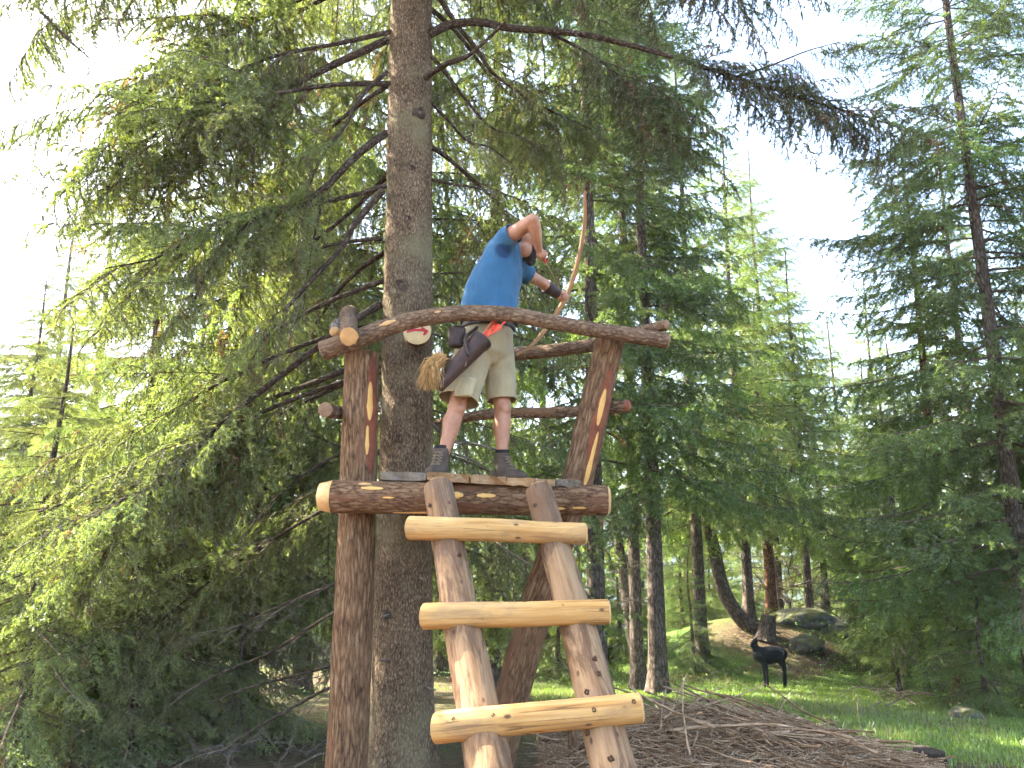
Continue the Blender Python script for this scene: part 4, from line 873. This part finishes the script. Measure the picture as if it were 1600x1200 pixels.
b_.inputs['Subsurface Weight'].default_value = .08; b_.inputs['Subsurface Radius'].default_value = (.02, .008, .004); bump(nt_, b_, tex(nt_, co_, 'noise', 160, 3), .12, .002)

# ------------------------------------------------------------------ the archer
AZ = DECK_Z + .004                                       # deck surface
rHip, lHip = at(742, 540, 5.50), at(778, 540, 5.64)
rKnee, lKnee = at(713, 640, 5.38), at(785, 640, 5.60)
rAnk, lAnk = at(689, 708, 5.34), at(785, 712, 5.58)
rAnk.z = AZ + .115; lAnk.z = AZ + .115
PEL = at(760, 520, 5.57); WST = at(764, 480, 5.57); CHE = at(778, 420, 5.57); NEC = at(803, 386, 5.60)
rSh, lSh = at(792, 374, 5.42), at(808, 420, 5.76)
rElb = at(833, 343, 5.22); rWri = at(841, 386, 5.36); rHand = at(846, 397, 5.40)
lElb = at(846, 441, 5.93); lWri = at(872, 461, 6.06); lHand = at(882, 465, 6.09)
HEAD = at(821, 379, 5.60)
AIM = (lHand - rHand).normalized(); BOWG = lHand.copy()
FACE = Vector((AIM.x * 1.0 + .25, AIM.y, AIM.z * .7)).normalized(); HUP = (Vector((-.05, .05, 1)) - FACE * FACE.z).normalized(); HUP = (HUP - FACE * HUP.dot(FACE)).normalized(); HSD = FACE.cross(HUP)
def hp(f, s, u): return HEAD + FACE * f + HSD * s + HUP * u
def finger(bm, pts, r): limb_loft(bm, pts, np.linspace(r, r * .8, len(pts)), k=10)
bowx = (at(905, 405, 6.15) - at(866, 492, 5.98)).normalized()   # along the bow at the grip
out = AIM; crs = bowx.cross(out).normalized()
def body(bm):
    sd = (lHip - rHip).normalized(); fw = sd.cross(Vector((0, 0, 1)))
    limb_loft(bm, [rHip, rHip.lerp(rKnee, .5), rKnee, rKnee.lerp(rAnk, .32), rKnee.lerp(rAnk, .7), rAnk], [.092, .078, .060, .058, .043, .040])
    limb_loft(bm, [lHip, lHip.lerp(lKnee, .5), lKnee, lKnee.lerp(lAnk, .32), lKnee.lerp(lAnk, .7), lAnk], [.092, .078, .060, .059, .043, .040])
    for a, k_ in ((rKnee, rAnk), (lKnee, lAnk)):      # calves sit behind the shin, kneecaps before it
        d = (k_ - a).normalized(); ball(bm, a.lerp(k_, .30) + Vector((-.022, .028, 0)), .052, (.9, .9, 1.9)); ball(bm, a + Vector((.016, -.026, 0)), .046, (1, 1, 1.15))
    ball(bm, PEL, .16, (1, .95, .8))
    limb_loft(bm, [PEL, WST, CHE, NEC.lerp(CHE, .25)], [.15, .145, .155, .10], 1.0)
    limb_loft(bm, [CHE.lerp(rSh, .5), rSh, rSh.lerp(rElb, .5), rElb], [.075, .068, .054, .043])
    limb_loft(bm, [rElb, rElb.lerp(rWri, .35), rWri, rHand.lerp(rWri, .6)], [.042, .046, .030, .026])
    limb_loft(bm, [CHE.lerp(lSh, .5), lSh, lSh.lerp(lElb, .5), lElb], [.07, .062, .050, .042])
    limb_loft(bm, [lElb, lElb.lerp(lWri, .35), lWri, lHand.lerp(lWri, .5)], [.042, .046, .031, .026])
    limb_loft(bm, [NEC.lerp(CHE, .3), NEC, hp(-.02, 0, -.07)], [.08, .062, .058])
    ball(bm, hp(-.012, 0, .035), .092, (1, 1, 1)); ball(bm, hp(.035, 0, -.035), .072, (1, .92, 1.15)); ball(bm, hp(.062, 0, -.082), .036)
    limb_loft(bm, [hp(.098, 0, .012), hp(.118, 0, -.018), hp(.108, 0, -.03)], [.010, .015, .013], k=10)           # nose
    ball(bm, hp(.085, .03, .02), .014); ball(bm, hp(.085, -.03, .02), .014)                                         # brow
    for s in (-1, 1): limb_loft(bm, [hp(-.012, .082 * s, .022), hp(-.022, .094 * s, 0), hp(-.008, .083 * s, -.03)], [.012, .014, .009], k=10)
    # drawing hand: palm and three fingers hooked on the string, thumb tucked
    d = (rHand - rWri).normalized(); n1 = AIM.cross(d).normalized(); ball(bm, rHand, .038, (1, .8, 1))
    for i, (o_, l) in enumerate(((.024, .95), (.006, 1.05), (-.013, 1.0), (-.03, .8))):
        b0 = rHand + bowx * o_ + AIM * .018
        finger(bm, [b0, b0 + AIM * .034 * l + n1 * .008, b0 + AIM * .040 * l - n1 * .018, b0 + AIM * .012 - n1 * .03], .0095)
    finger(bm, [rHand - AIM * .01 + n1 * .012, rHand + n1 * .03 + AIM * .018, rHand + n1 * .02 + AIM * .045], .0105)
    # bow hand: palm behind the grip, fingers closed round it
    ball(bm, lHand - out * .022, .040, (.85, .85, 1.05))
    for i in range(4):
        b0 = BOWG + bowx * (.028 - .02 * i) - out * .012 + crs * .026; l = (.95, 1.05, 1.0, .8)[i]
        finger(bm, [b0, b0 + out * .034 * l + crs * .004, BOWG + bowx * (.028 - .02 * i) + out * .036 * l - crs * .006, BOWG + bowx * (.027 - .02 * i) + out * .012 - crs * .028], .0095)
    finger(bm, [BOWG - out * .02 - crs * .022 + bowx * .012, BOWG - crs * .032 + bowx * .03 + out * .008, BOWG - crs * .02 + bowx * .034 + out * .034], .0105)
person = solid('person', body, M_SKIN, .007, 4, label='man in blue t-shirt and khaki shorts drawing a bow on the stand', cat='person')
M_SHIRT = cloth_mat('blue_cotton', (.032, .108, .195), stain=(tuple(at(785, 392, 5.40)), .075, (.012, .035, .085)))
hem_c = at(765, 505, 5.57)
def shirt(bm):
    ux = (lSh - rSh); ux.normalize()
    a, b, c, d = at(764, 520, 5.57), at(765, 478, 5.57), at(776, 428, 5.58), at(790, 392, 5.59)
    sw = Vector((.25, .97, 0)).normalized(); fw = Vector((.97, -.25, 0)).normalized()
    loft(bm, [(a, fw, sw, .215, .205), (b, fw, sw, .21, .20), (at(769, 450, 5.57), fw, sw, .198, .205), (c, fw, sw, .178, .215), (d, fw, (lSh - rSh).normalized(), .115, .20), (at(800, 374, 5.60), fw, (lSh - rSh).normalized(), .06, .11)], 28)
    ball(bm, at(781, 398, 5.56), .118, (1, 1.3, 1)); ball(bm, rSh, .078); ball(bm, lSh, .074)
    limb_loft(bm, [CHE.lerp(rSh, .4), rSh, rSh.lerp(rElb, .38)], [.10, .082, .076]); limb_loft(bm, [CHE.lerp(lSh, .5), lSh, lSh.lerp(lElb, .5)], [.09, .078, .07])
    limb_loft(bm, [CHE.lerp(NEC, .4), NEC.lerp(CHE, .15)], [.11, .082])
ra, la = (rElb - rSh).normalized(), (lElb - lSh).normalized()
solid('t_shirt', shirt, M_SHIRT, .010, 10, parent=person, wr=.013, wrs=10,
      cuts=[(hem_c, (0, 0, -1), .30), (rSh.lerp(rElb, .30), ra, .15), (lSh.lerp(lElb, .45), la, .14), (NEC.lerp(CHE, .02), (NEC - CHE), .085)], thick=-.004)
M_SHORTS = cloth_mat('khaki_cotton', (.33, .275, .155), .12)
def shorts(bm):
    fw = Vector((.9, -.44, 0)).normalized(); sw = Vector((.44, .9, 0)).normalized()
    loft(bm, [(at(763, 500, 5.57), fw, sw, .165, .175), (at(761, 525, 5.57), fw, sw, .185, .195), (at(760, 556, 5.57), fw, sw, .165, .195), (at(760, 572, 5.57), fw, sw, .10, .15)], 26)
    limb_loft(bm, [rHip.lerp(PEL, .2), rHip.lerp(rKnee, .45), rHip.lerp(rKnee, .9)], [.135, .132, .138]); limb_loft(bm, [lHip.lerp(PEL, .2), lHip.lerp(lKnee, .45), lHip.lerp(lKnee, .9)], [.125, .112, .104])
rl, ll = (rKnee - rHip).normalized(), (lKnee - lHip).normalized()
sh_o = solid('shorts', shorts, M_SHORTS, .010, 7, parent=person, wr=.015, wrs=10, cuts=[(rHip.lerp(rKnee, .86), rl, .20), (lHip.lerp(lKnee, .86), ll, .16)], thick=-.004)
pk = at(727, 606, 5.26)
def pocket(bm):
    u, v = Vector((.85, -.3, -.05)).normalized(), (rKnee - rHip).normalized(); loft(bm, [(pk - v * .075, u, Vector((.3, .9, 0)), .06, .028), (pk - v * .07, u, Vector((.3, .9, 0)), .068, .034), (pk + v * .06, u, Vector((.3, .9, 0)), .075, .034), (pk + v * .068, u, Vector((.3, .9, 0)), .07, .028)], 14)
solid('cargo_pocket', pocket, M_SHORTS, .008, 3, parent=sh_o, wr=.004)
M_BELT = plain_mat('dark_leather', (.035, .02, .014), .5, .3, 20); M_BOOT = plain_mat('boot_leather', (.07, .048, .032), .75, .35, 22); M_SOLE = plain_mat('boot_rubber', (.018, .017, .016), .8, .3, 30)
M_SOCK = plain_mat('dark_sock', (.02, .018, .018), .95, .3, 60); M_HAIR = plain_mat('dark_hair', (.028, .02, .015), .75, .5, 70, .8, .01); M_LACE = plain_mat('boot_lace', (.18, .14, .09), .8, .2, 40)
def belt(bm):
    fw = Vector((.9, -.44, 0)).normalized(); sw = Vector((.44, .9, 0)).normalized(); c = at(763, 512, 5.57)
    loft(bm, [(c + Vector((0, 0, -.022)), fw, sw, .196, .205), (c + Vector((0, 0, .022)), fw, sw, .190, .20)], 30)
solid('belt', belt, M_BELT, .008, 1, parent=person)
def beard(bm):
    ball(bm, hp(.045, 0, -.075), .066, (1, .95, 1)); ball(bm, hp(.07, 0, -.105), .045, (1, .9, 1.2)); ball(bm, hp(.02, .055, -.05), .034, (1, .6, 1.4)); ball(bm, hp(.02, -.055, -.05), .034, (1, .6, 1.4)); ball(bm, hp(.09, 0, -.052), .03, (1, 1.2, .6))
solid('beard', beard, M_HAIR, .006, 2, parent=person, wr=.006, wrs=60)
def hair(bm): ball(bm, hp(-.036, 0, .062), .086, (1, 1, .85))
solid('hair', hair, M_HAIR, .007, 2, parent=person, wr=.005, wrs=60)
M_GLASS = plain_mat('spectacle_frame', (.015, .015, .016), .35, .2, 10)
for s in (-1, 1):
    e = [hp(.088, .034 * s + .028 * math.cos(a) * s, .006 + .02 * math.sin(a)) for a in np.linspace(0, 6.283, 13)]
    log_obj('spectacles', person, e + [hp(.088, .066 * s, .012), hp(.02, .092 * s, .02), hp(-.02, .092 * s, .015)], .0028, M_GLASS, seg=6, step=.008, rough=0)
def boot(ank, d, kname):
    d = Vector((d[0], d[1], 0)).normalized(); s = Vector((-d.y, d.x, 0)); up = Vector((0, 0, 1)); b = Vector((ank.x, ank.y, AZ))
    def sh(bm):
        limb_loft(bm, [b + up * .20 - d * .002, b + up * .12, b + up * .07 + d * .01], [.058, .056, .055]); limb_loft(bm, [b + up * .05 - d * .05, b + up * .055 + d * .04, b + up * .048 + d * .12, b + up * .045 + d * .165], [.045, .05, .043, .036], 1.0)
        limb_loft(bm, [b + up * .10 + d * .02, b + up * .07 + d * .09], [.05, .04])
    o = solid(kname, sh, M_BOOT, .007, 3, parent=person, wr=.003, wrs=30, cuts=[(b + up * .213, (0, 0, 1), .09)])
    def so(bm):
        n = 22; pts = [((-.10 + .145 * (1 - math.cos(t)) * 1.0), .052 * math.sin(t) ** .6 * (1.0 if t < 1.6 else .92)) for t in np.linspace(0, math.pi, n // 2 + 1)]
        ring = [b + d * x + s * y for x, y in pts] + [b + d * x - s * y for x, y in pts[1:-1][::-1]]
        lo = [bm.verts.new(p + up * .001) for p in ring]; hi = [bm.verts.new(p + up * .032) for p in ring]
        for i in range(len(lo)): bm.faces.new((lo[i], lo[(i + 1) % len(lo)], hi[(i + 1) % len(lo)], hi[i]))
        bm.faces.new(lo[::-1]); bm.faces.new(hi)
    bm = bmesh.new(); so(bm); bmesh.ops.recalc_face_normals(bm, faces=bm.faces); me = bpy.data.meshes.new('sole'); bm.to_mesh(me); bm.free(); me.materials.append(M_SOLE); obj('sole', me, o)
    for i in range(5):
        f = i / 4; c = b + up * (.185 - .085 * f) + d * (.056 + .05 * f ** 1.3); w = .032
        for q in (-1, 1): log_obj('lace', o, [c + s * w * q - d * .012, c + d * .006, c - s * w * q - d * .012 - up * .018], .0035, M_LACE, seg=6, step=.012, rough=0)
    log_obj('sock', person, [b + up * .17, b + up * .235], [.052, .047], M_SOCK, seg=20, step=.01, rough=.04, seed=2, cap=(None, .05))
boot(rAnk, (-.30, -.9), 'boot'); boot(lAnk, (.82, -.5), 'boot')
M_BRACER = plain_mat('brown_bracer_leather', (.035, .017, .012), .55, .3, 25)
fa = (lWri - lElb)
log_obj('arm_guard', person, [lElb + fa * .28, lElb + fa * .62, lElb + fa * .95], [.053, .049, .040], M_BRACER, seg=24, step=.012, rough=.04, seed=4, cap=(.05, .05))

# ------------------------------------------------------------------ bow, arrows, quiver
M_BOW = peeled_mat('bow_wood', (.29, .14, .055), (.19, .085, .032), (.37, .21, .095), knotty=False); M_STRING = plain_mat('bow_string', (.3, .28, .24), .7, .1, 30)
bp = [(914, 298, 6.02), (914, 340, 6.09), (908, 385, 6.14), (897, 430, 6.12), (884, 465, 6.08), (868, 492, 6.02), (850, 518, 5.95), (830, 540, 5.86), (806, 555, 5.74)]
bow, BW = log_obj('longbow', None, [at(*p) for p in bp], [.010, .014, .017, .019, .020, .019, .017, .014, .010], M_BOW, seg=14, step=.015, rough=.05, seed=6, cap=(.4, .4))
bow['label'] = 'wooden longbow held at full draw by the archer'; bow['category'] = 'bow'
log_obj('bow_string', bow, [at(914, 300, 6.02), rHand + AIM * .03, ], .0012, M_STRING, seg=5, n=4, rough=0); log_obj('bow_string', bow, [rHand + AIM * .03, at(806, 554, 5.74)], .0012, M_STRING, seg=5, n=4, rough=0)
M_SHAFT = plain_mat('arrow_shaft_wood', (.36, .22, .11), .5, .2, 20); M_FLETCH = plain_mat('orange_red_feather', (.75, .07, .03), .7, .2, 60); M_FLETR = plain_mat('red_feather', (.6, .02, .05), .7, .2, 60)
def arrow(tail, tip, label, fm, group=None):
    tail, tip = Vector(tail), Vector(tip); d = (tip - tail).normalized(); r = thing('arrow', tail, label, 'arrow', group)
    log_obj('shaft', r, [tail, tip], .0042, M_SHAFT, seg=8, n=4, rough=0)
    a = d.orthogonal().normalized(); 
    for k in range(3):
        u = Quaternion(d, 2.094 * k) @ a; w = d.cross(u) * .0012; P = [tail + d * .02, tail + d * .035 + u * .024, tail + d * .10 + u * .016, tail + d * .125]
        V = [tuple(p + w) for p in P] + [tuple(p - w) for p in P]; obj('fletching', newmesh('fletching', np.array(V), [(0, 1, 2, 3), (7, 6, 5, 4), (0, 4, 5, 1), (1, 5, 6, 2), (2, 6, 7, 3), (3, 7, 4, 0)], fm), r)
    log_obj('nock', r, [tail - d * .014, tail + d * .012], .006, fm, seg=8, n=3, rough=0)
arrow(rHand + AIM * .028, BOWG + AIM * .08, 'red-nocked arrow drawn on the bow', M_FLETR)
M_QUIV = plain_mat('quiver_leather', (.05, .025, .016), .5, .35, 14); M_TUFT = plain_mat('straw_tuft_fibre', (.42, .25, .09), .8, .4, 50)
qa, qb = at(684, 604, 5.16), at(752, 532, 5.26)
qv = thing('quiver', qa, 'dark brown leather quiver with a straw tuft hanging at the hip', 'quiver')
log_obj('quiver_tube', qv, [qa, qa.lerp(qb, .5), qb], [.046, .060, .071], M_QUIV, M_BELT, seg=26, step=.02, rough=.05, seed=5, cap=(.2, -.25))
log_obj('rim', qv, [qa.lerp(qb, .94), qb.lerp(qa, -.03)], [.074, .076], M_BELT, M_BELT, seg=26, step=.02, rough=.03, seed=6, cap=(None, None))
log_obj('strap', qv, [qa.lerp(qb, .62) + Vector((.03, -.07, 0)), qa.lerp(qb, .70) + Vector((-.02, -.06, .09)), at(745, 512, 5.36)], .012, M_BELT, seg=8, n=10, rough=.1)
log_obj('tie', qv, [at(725, 538, 5.18), at(730, 552, 5.17), at(727, 572, 5.17)], .006, M_LACE, seg=7, n=8, rough=.1)
def pouch(bm):
    c = at(714, 527, 5.32); loft(bm, [(c + Vector((0, 0, .075)), Vector((1, 0, 0)), Vector((0, 1, 0)), .05, .035), (c + Vector((0, 0, .06)), Vector((1, 0, 0)), Vector((0, 1, 0)), .064, .045), (c - Vector((0, 0, .06)), Vector((1, 0, 0)), Vector((0, 1, 0)), .058, .042), (c - Vector((0, 0, .075)), Vector((1, 0, 0)), Vector((0, 1, 0)), .04, .03)], 16)
solid('pouch', pouch, M_BELT, .008, 3, parent=qv, wr=.004)
rq = np.random.RandomState(8); tw = []; t0 = at(688, 560, 5.12)
for i in range(520):
    a = t0 + Vector((rq.normal(0, .018), rq.normal(0, .02), rq.normal(0, .016))); e = at(rq.normal(672, 9), rq.uniform(585, 612) if rq.rand() < .75 else rq.uniform(570, 600), 5.12 + rq.normal(0, .035)); mdl = a.lerp(e, .45) + Vector((-.032 * rq.rand() - .012, rq.normal(0, .012), .02))
    tw += [[*a, *mdl, .0022, .0022], [*mdl, *e, .0022, .0009]]
V, F = tubes(tw, 3); obj('straw_tuft', newmesh('straw_tuft', V, F, M_TUFT), qv, kind='stuff')
qd = (qb - qa).normalized()
for i, (tx, ty, Y) in enumerate([(783, 484, 5.30), (787, 505, 5.25), (779, 500, 5.34), (770, 512, 5.22)]):
    tl = at(tx, ty, Y); arrow(tl, qb.lerp(qa, .35) + Vector((.006 * i - .01, .01 * (i % 2), .004 * i)), 'orange-fletched arrow standing in the quiver', M_FLETCH, 'arrows in the quiver')

# ------------------------------------------------------------------ deer target
M_DEER = plain_mat('black_target_foam', (.012, .013, .015), .75, .3, 14, .4, .006, .25)
DY = 16.0
def dpt(x, y, o=0): return at(x, y, DY + o)
zf = gnd(dpt(1210, 1050).x, DY)
def deer(bm):
    limb_loft(bm, [dpt(1188, 1025), dpt(1200, 1024), dpt(1212, 1023), dpt(1220, 1022)], [.14, .172, .152, .13], .85)
    ball(bm, dpt(1188, 1022), .145, (.8, .75, 1)); ball(bm, dpt(1219, 1023), .13, (1, .8, 1)); ball(bm, dpt(1224, 1019), .04)
    limb_loft(bm, [dpt(1187, 1020), dpt(1181, 1013, -.02), dpt(1178, 1006, -.04)], [.105, .075, .06], .8)
    limb_loft(bm, [dpt(1179.5, 1003, -.03), dpt(1176, 1006.5, -.10), dpt(1174, 1009.5, -.16)], [.058, .044, .028])
    for s in (-1, 1):
        limb_loft(bm, [dpt(1180.5, 1000, .02 * s), dpt(1182 + s * 2.2, 993.5, .045 * s)], [.022, .008])
    for i, (x, o) in enumerate(((1191, -.07), (1195, .07))):
        f = dpt(x + 4, 1057, o); f.z = gnd(f.x, f.y) - .02; limb_loft(bm, [dpt(x + 1, 1030, o), dpt(x + 2.5, 1044, o), f], [.062, .032, .025])
    for i, (x, o) in enumerate(((1218, -.07), (1220, .08))):
        f = dpt(x + 6, 1055, o); f.z = gnd(f.x, f.y) - .02; limb_loft(bm, [dpt(x, 1028, o), dpt(x + 3.5, 1038, o), dpt(x + 6.5, 1044, o), f], [.092, .05, .031, .025])
solid('deer_target', deer, M_DEER, .014, 3, label='black life-size deer target standing side-on on the grass', cat='archery target')
# ------------------------------------------------------------------ boulders, stumps, brushwood
def rock_mat():
    m, nt, b = mat('mossy_rock'); co = coords(nt); n = tex(nt, co, 'noise', 5, 6, .65); g = N(nt, 'ShaderNodeNewGeometry'); sp = N(nt, 'ShaderNodeSeparateXYZ'); nt.links.new(g.outputs['Normal'], sp.inputs[0])
    c = ramp(nt, n, [(.3, (.045, .043, .036)), (.55, (.10, .096, .08)), (.75, (.17, .16, .14))])
    k = math_(nt, 'MULTIPLY', ramp(nt, tex(nt, co, 'noise', 3, 5, .6), [(.38, (0, 0, 0)), (.52, (1, 1, 1))]), math_(nt, 'MULTIPLY', sp.outputs[2], 1.6, True))
    c = mixc(nt, k, c, (.10, .10, .025)); nt.links.new(c, b.inputs['Base Color']); b.inputs['Roughness'].default_value = .9; bump(nt, b, n, .8, .06); return m
M_ROCK = rock_mat()
def boulder(px, py, Y, size, seed, label):
    p = at(px, py, Y); z = gnd(p.x, p.y); bm = bmesh.new(); bmesh.ops.create_icosphere(bm, subdivisions=4, radius=1.0); co = np.array([v.co[:] for v in bm.verts]); nz = fbm(co * 1.3 + seed * 5, 4); cell = np.abs(vnoise(co * 2.2 + seed))
    for v, h, c in zip(bm.verts, nz, cell): v.co *= 1 + .28 * h - .16 * c; v.co = Vector((v.co.x * size[0], v.co.y * size[1], v.co.z * size[2]))
    me = bpy.data.meshes.new('boulder'); bm.to_mesh(me); bm.free(); me.materials.append(M_ROCK); me.polygons.foreach_set('use_smooth', np.ones(len(me.polygons), bool))
    obj('boulder', me, loc=(p.x, p.y, z + size[2] * .25), label=label, cat='boulder', group='mossy boulders on the mound')
boulder(1252, 1005, 20.3, (.85, .6, .30), 1, 'broad mossy grey boulder behind the deer target')
boulder(1310, 1000, 20.0, (.45, .4, .27), 2, 'rounded grey boulder right of the broad mossy one')
boulder(1262, 1030, 18.6, (.45, .4, .24), 3, 'low flat boulder below the broad mossy one')
boulder(1512, 1128, 11.2, (.22, .2, .12), 6, 'dark stone at the right end of the sunlit grass')
def brush(name, px, py, Y, n, spread, ln, label, seed, protos, up=.4):
    rng = random.Random(seed); p = at(px, py, Y); root = thing(name, (p.x, p.y, gnd(p.x, p.y)), label, 'brushwood')
    for i in range(n):
        x, y = p.x + rng.gauss(0, spread[0]), p.y + rng.gauss(0, spread[1]); z = gnd(x, y) + abs(rng.gauss(0, spread[2]))
        obj('dead_branch', protos[rng.randrange(len(protos))], root, M=branch_M((x, y, z), rng.uniform(0, 6.28), rng.uniform(-.2, up), rng.uniform(*ln), rng.uniform(0, 6.28)))
brush('fallen_treetop', 1245, 960, 21.6, 48, (.65, .35, .75), (.6, 1.2), 'tangle of bleached dead branches behind the boulders', 5, DEADP, 1.3)
brush('fallen_branches', 430, 1190, 7.2, 9, (.7, .4, .06), (.4, .7), 'dead fallen branches on the floor left of the stand', 6, DEADB + DEADP, .3)
brush('fallen_branches', 880, 1130, 9.0, 10, (1.2, .8, .05), (.4, .7), 'scattered dead branches on the bare earth behind the ladder', 7, DEADB + DEADP, .15)
brush('fallen_branches', 1440, 1090, 13.2, 14, (.8, .5, .2), (.5, .9), 'grey dead branches under the right-hand spruces', 8, DEADP, .7)
# the brush pile: big sticks singly, fine twigs as one mass
pc = (1.8, 6.75)
def pile_h(x, y): return .32 * np.exp(-(((x - pc[0]) / 1.2) ** 2 + ((y - pc[1]) / .75) ** 2) ** 1.3) + .10 * np.exp(-(((x - 1.2) / .7) ** 2 + ((y - 7.1) / .6) ** 2))
pile = thing('brush_pile', (pc[0], pc[1], gnd(*pc)), 'heap of dry grey-brown sticks in front of the clearing', 'brush pile')
M_STICK = bark_mat('dry_stick_bark', [(.2, (.19, .12, .066)), (.5, (.40, .275, .165)), (.85, (.60, .47, .33))], 40, .2, depth=.003)
M_STICKD = bark_mat('dark_stick_bark', [(.2, (.095, .055, .03)), (.5, (.235, .145, .082)), (.85, (.40, .28, .18))], 40, .2, depth=.003)
rs = random.Random(12); STK = []
for k in range(10):
    L = 1.0; q = [(0, 0, 0)]; d = Vector((1, 0, 0))
    for i in range(5): d = (d + Vector((0, rs.gauss(0, .13), rs.gauss(0, .10)))).normalized(); q.append(tuple(Vector(q[-1]) + d * .2))
    r = rs.uniform(.006, .019); STK.append(Log(q, np.linspace(r, r * .5, 6), seg=7, n=8, rough=.12, lump=9, seed=k, cap=(.3, .3)).mesh('stick', M_STICK if k % 3 else M_STICKD, M_CUTDARK))
for i in range(270):
    x, y = pc[0] + max(-1.4, min(1.2, rs.gauss(-.05, .56))), pc[1] + rs.gauss(0, .42); h = float(pile_h(np.array(x), np.array(y)))
    s = rs.uniform(.35, .95); az = rs.gauss(2.6, .8) if rs.random() < .7 else rs.uniform(0, 6.28)
    c = Vector((x - math.cos(az) * s * .5, y - math.sin(az) * s * .5, gnd(x, y) + h * rs.uniform(.8, 1.12) + .025))
    obj('stick', STK[rs.randrange(10)], pile, M=branch_M(c, az, rs.gauss(0, .10), s, rs.uniform(0, 6.28)))
rn = np.random.RandomState(6); n = 6500
x = pc[0] + np.clip(rn.normal(-.05, .6, n), -1.5, 1.35); y = pc[1] + rn.normal(0, .45, n); h = pile_h(x, y) * rn.uniform(.3, 1.03, n); az = rn.normal(2.6, .9, n); l = rn.uniform(.12, .5, n); e = rn.normal(0, .13, n)
d = np.c_[np.cos(az) * np.cos(e), np.sin(az) * np.cos(e), np.sin(e)] * (l * .5)[:, None]; c = np.c_[x, y, gz(x, y) + h + .01]; r = rn.uniform(.0018, .0055, n); bendv = np.c_[0 * r, 0 * r, rn.normal(0, .03, n)]
S = np.vstack([np.c_[c - d, c + bendv, r, r * .85], np.c_[c + bendv, c + d, r * .85, r * .5]]); V, F = tubes(S, 4)
obj('fine_twigs', newmesh('fine_twigs', V, F, M_STICK, None, False, {'lc': V}), pile, kind='stuff')
# mass under the twigs so that the heap is not hollow
gx_ = np.linspace(.2, 3.6, 60); gy_ = np.linspace(5.9, 8.2, 40); A, B = np.meshgrid(gx_, gy_, indexing='ij'); Z = gz(A, B) - .03 + pile_h(A, B) * .72 + .05 * fbm(np.c_[A.ravel() * 5, B.ravel() * 5, 0 * A.ravel()], 3).reshape(A.shape) * pile_h(A, B) * 3
i0 = np.arange(59)[:, None] * 40; j0 = np.arange(39)[None]; obj('packed_litter', newmesh('packed_litter', np.stack([A, B, Z], -1).reshape(-1, 3), np.stack([i0 + j0, i0 + 40 + j0, i0 + 41 + j0, i0 + j0 + 1], -1).reshape(-1, 4), M_STICKD, None, True), pile, kind='stuff')
def stump(px, py, Y, r, h, label, seed, m=M_BARKB, tilt=(0, 0)):
    p = at(px, py, Y); z = gnd(p.x, p.y) - .05
    lg = Log([(p.x, p.y, z), (p.x + tilt[0] * .5, p.y + tilt[1] * .5, z + h * .5), (p.x + tilt[0], p.y + tilt[1], z + h)], [r * 1.15, r, r * .95], seg=20, step=.04, rough=.12, seed=seed, flare=.3, cap=(None, .1))
    me = lg.mesh('stump', m, m); o = obj('stump', me, label=label, cat='stump')
    return o
stump(895, 1198, 6.6, .035, .30, 'short cut sapling stub standing in the bare earth behind the ladder', 3, M_POST)
stump(1196, 1000, 19.0, .17, .55, 'broken old stump at the foot of the curved trunk', 5, M_BARKB, (.1, 0))
stump(1452, 1195, 6.9, .10, .15, 'dark low stump at the right end of the brush pile', 6, M_LIMB)
lgp = at(905, 1150, 7.8); log_o, _ = log_obj('fallen_log', None, [Vector((lgp.x - .35, 7.95, gnd(lgp.x, 7.9) + .05)), Vector((lgp.x + .1, 7.8, gnd(lgp.x, 7.8) + .06)), Vector((lgp.x + .7, 7.7, gnd(lgp.x + .6, 7.7) + .07))], [.06, .065, .055], M_RAIL, M_CUT, seg=16, step=.05, rough=.1, seed=8)
log_o['label'] = 'short fallen log lying on the earth behind the ladder'; log_o['category'] = 'log'
# ------------------------------------------------------------------ thin summer haze
hm = bpy.data.materials.new('summer_haze'); hm.use_nodes = True; hn = hm.node_tree; hn.nodes.clear()
ho = hn.nodes.new('ShaderNodeOutputMaterial'); hv = hn.nodes.new('ShaderNodeVolumePrincipled'); hv.inputs['Color'].default_value = (.92, .95, 1, 1); hv.inputs['Density'].default_value = .0006; hv.inputs['Anisotropy'].default_value = .3
hn.links.new(hv.outputs[0], ho.inputs['Volume'])
lo, hi = (-1700, -300, -80), (1700, 1500, 62)
hb = bmesh.new(); bmesh.ops.create_cube(hb, size=1.0); hme = bpy.data.meshes.new('haze')
bmesh.ops.transform(hb, matrix=Matrix.Translation([(a_ + b_) / 2 for a_, b_ in zip(lo, hi)]) @ Matrix.Diagonal((*[b_ - a_ for a_, b_ in zip(lo, hi)], 1)), verts=hb.verts); hb.to_mesh(hme); hb.free(); hme.materials.append(hm)
obj('haze', hme, kind='stuff', label='thin pale summer haze in the wood', cat='haze')
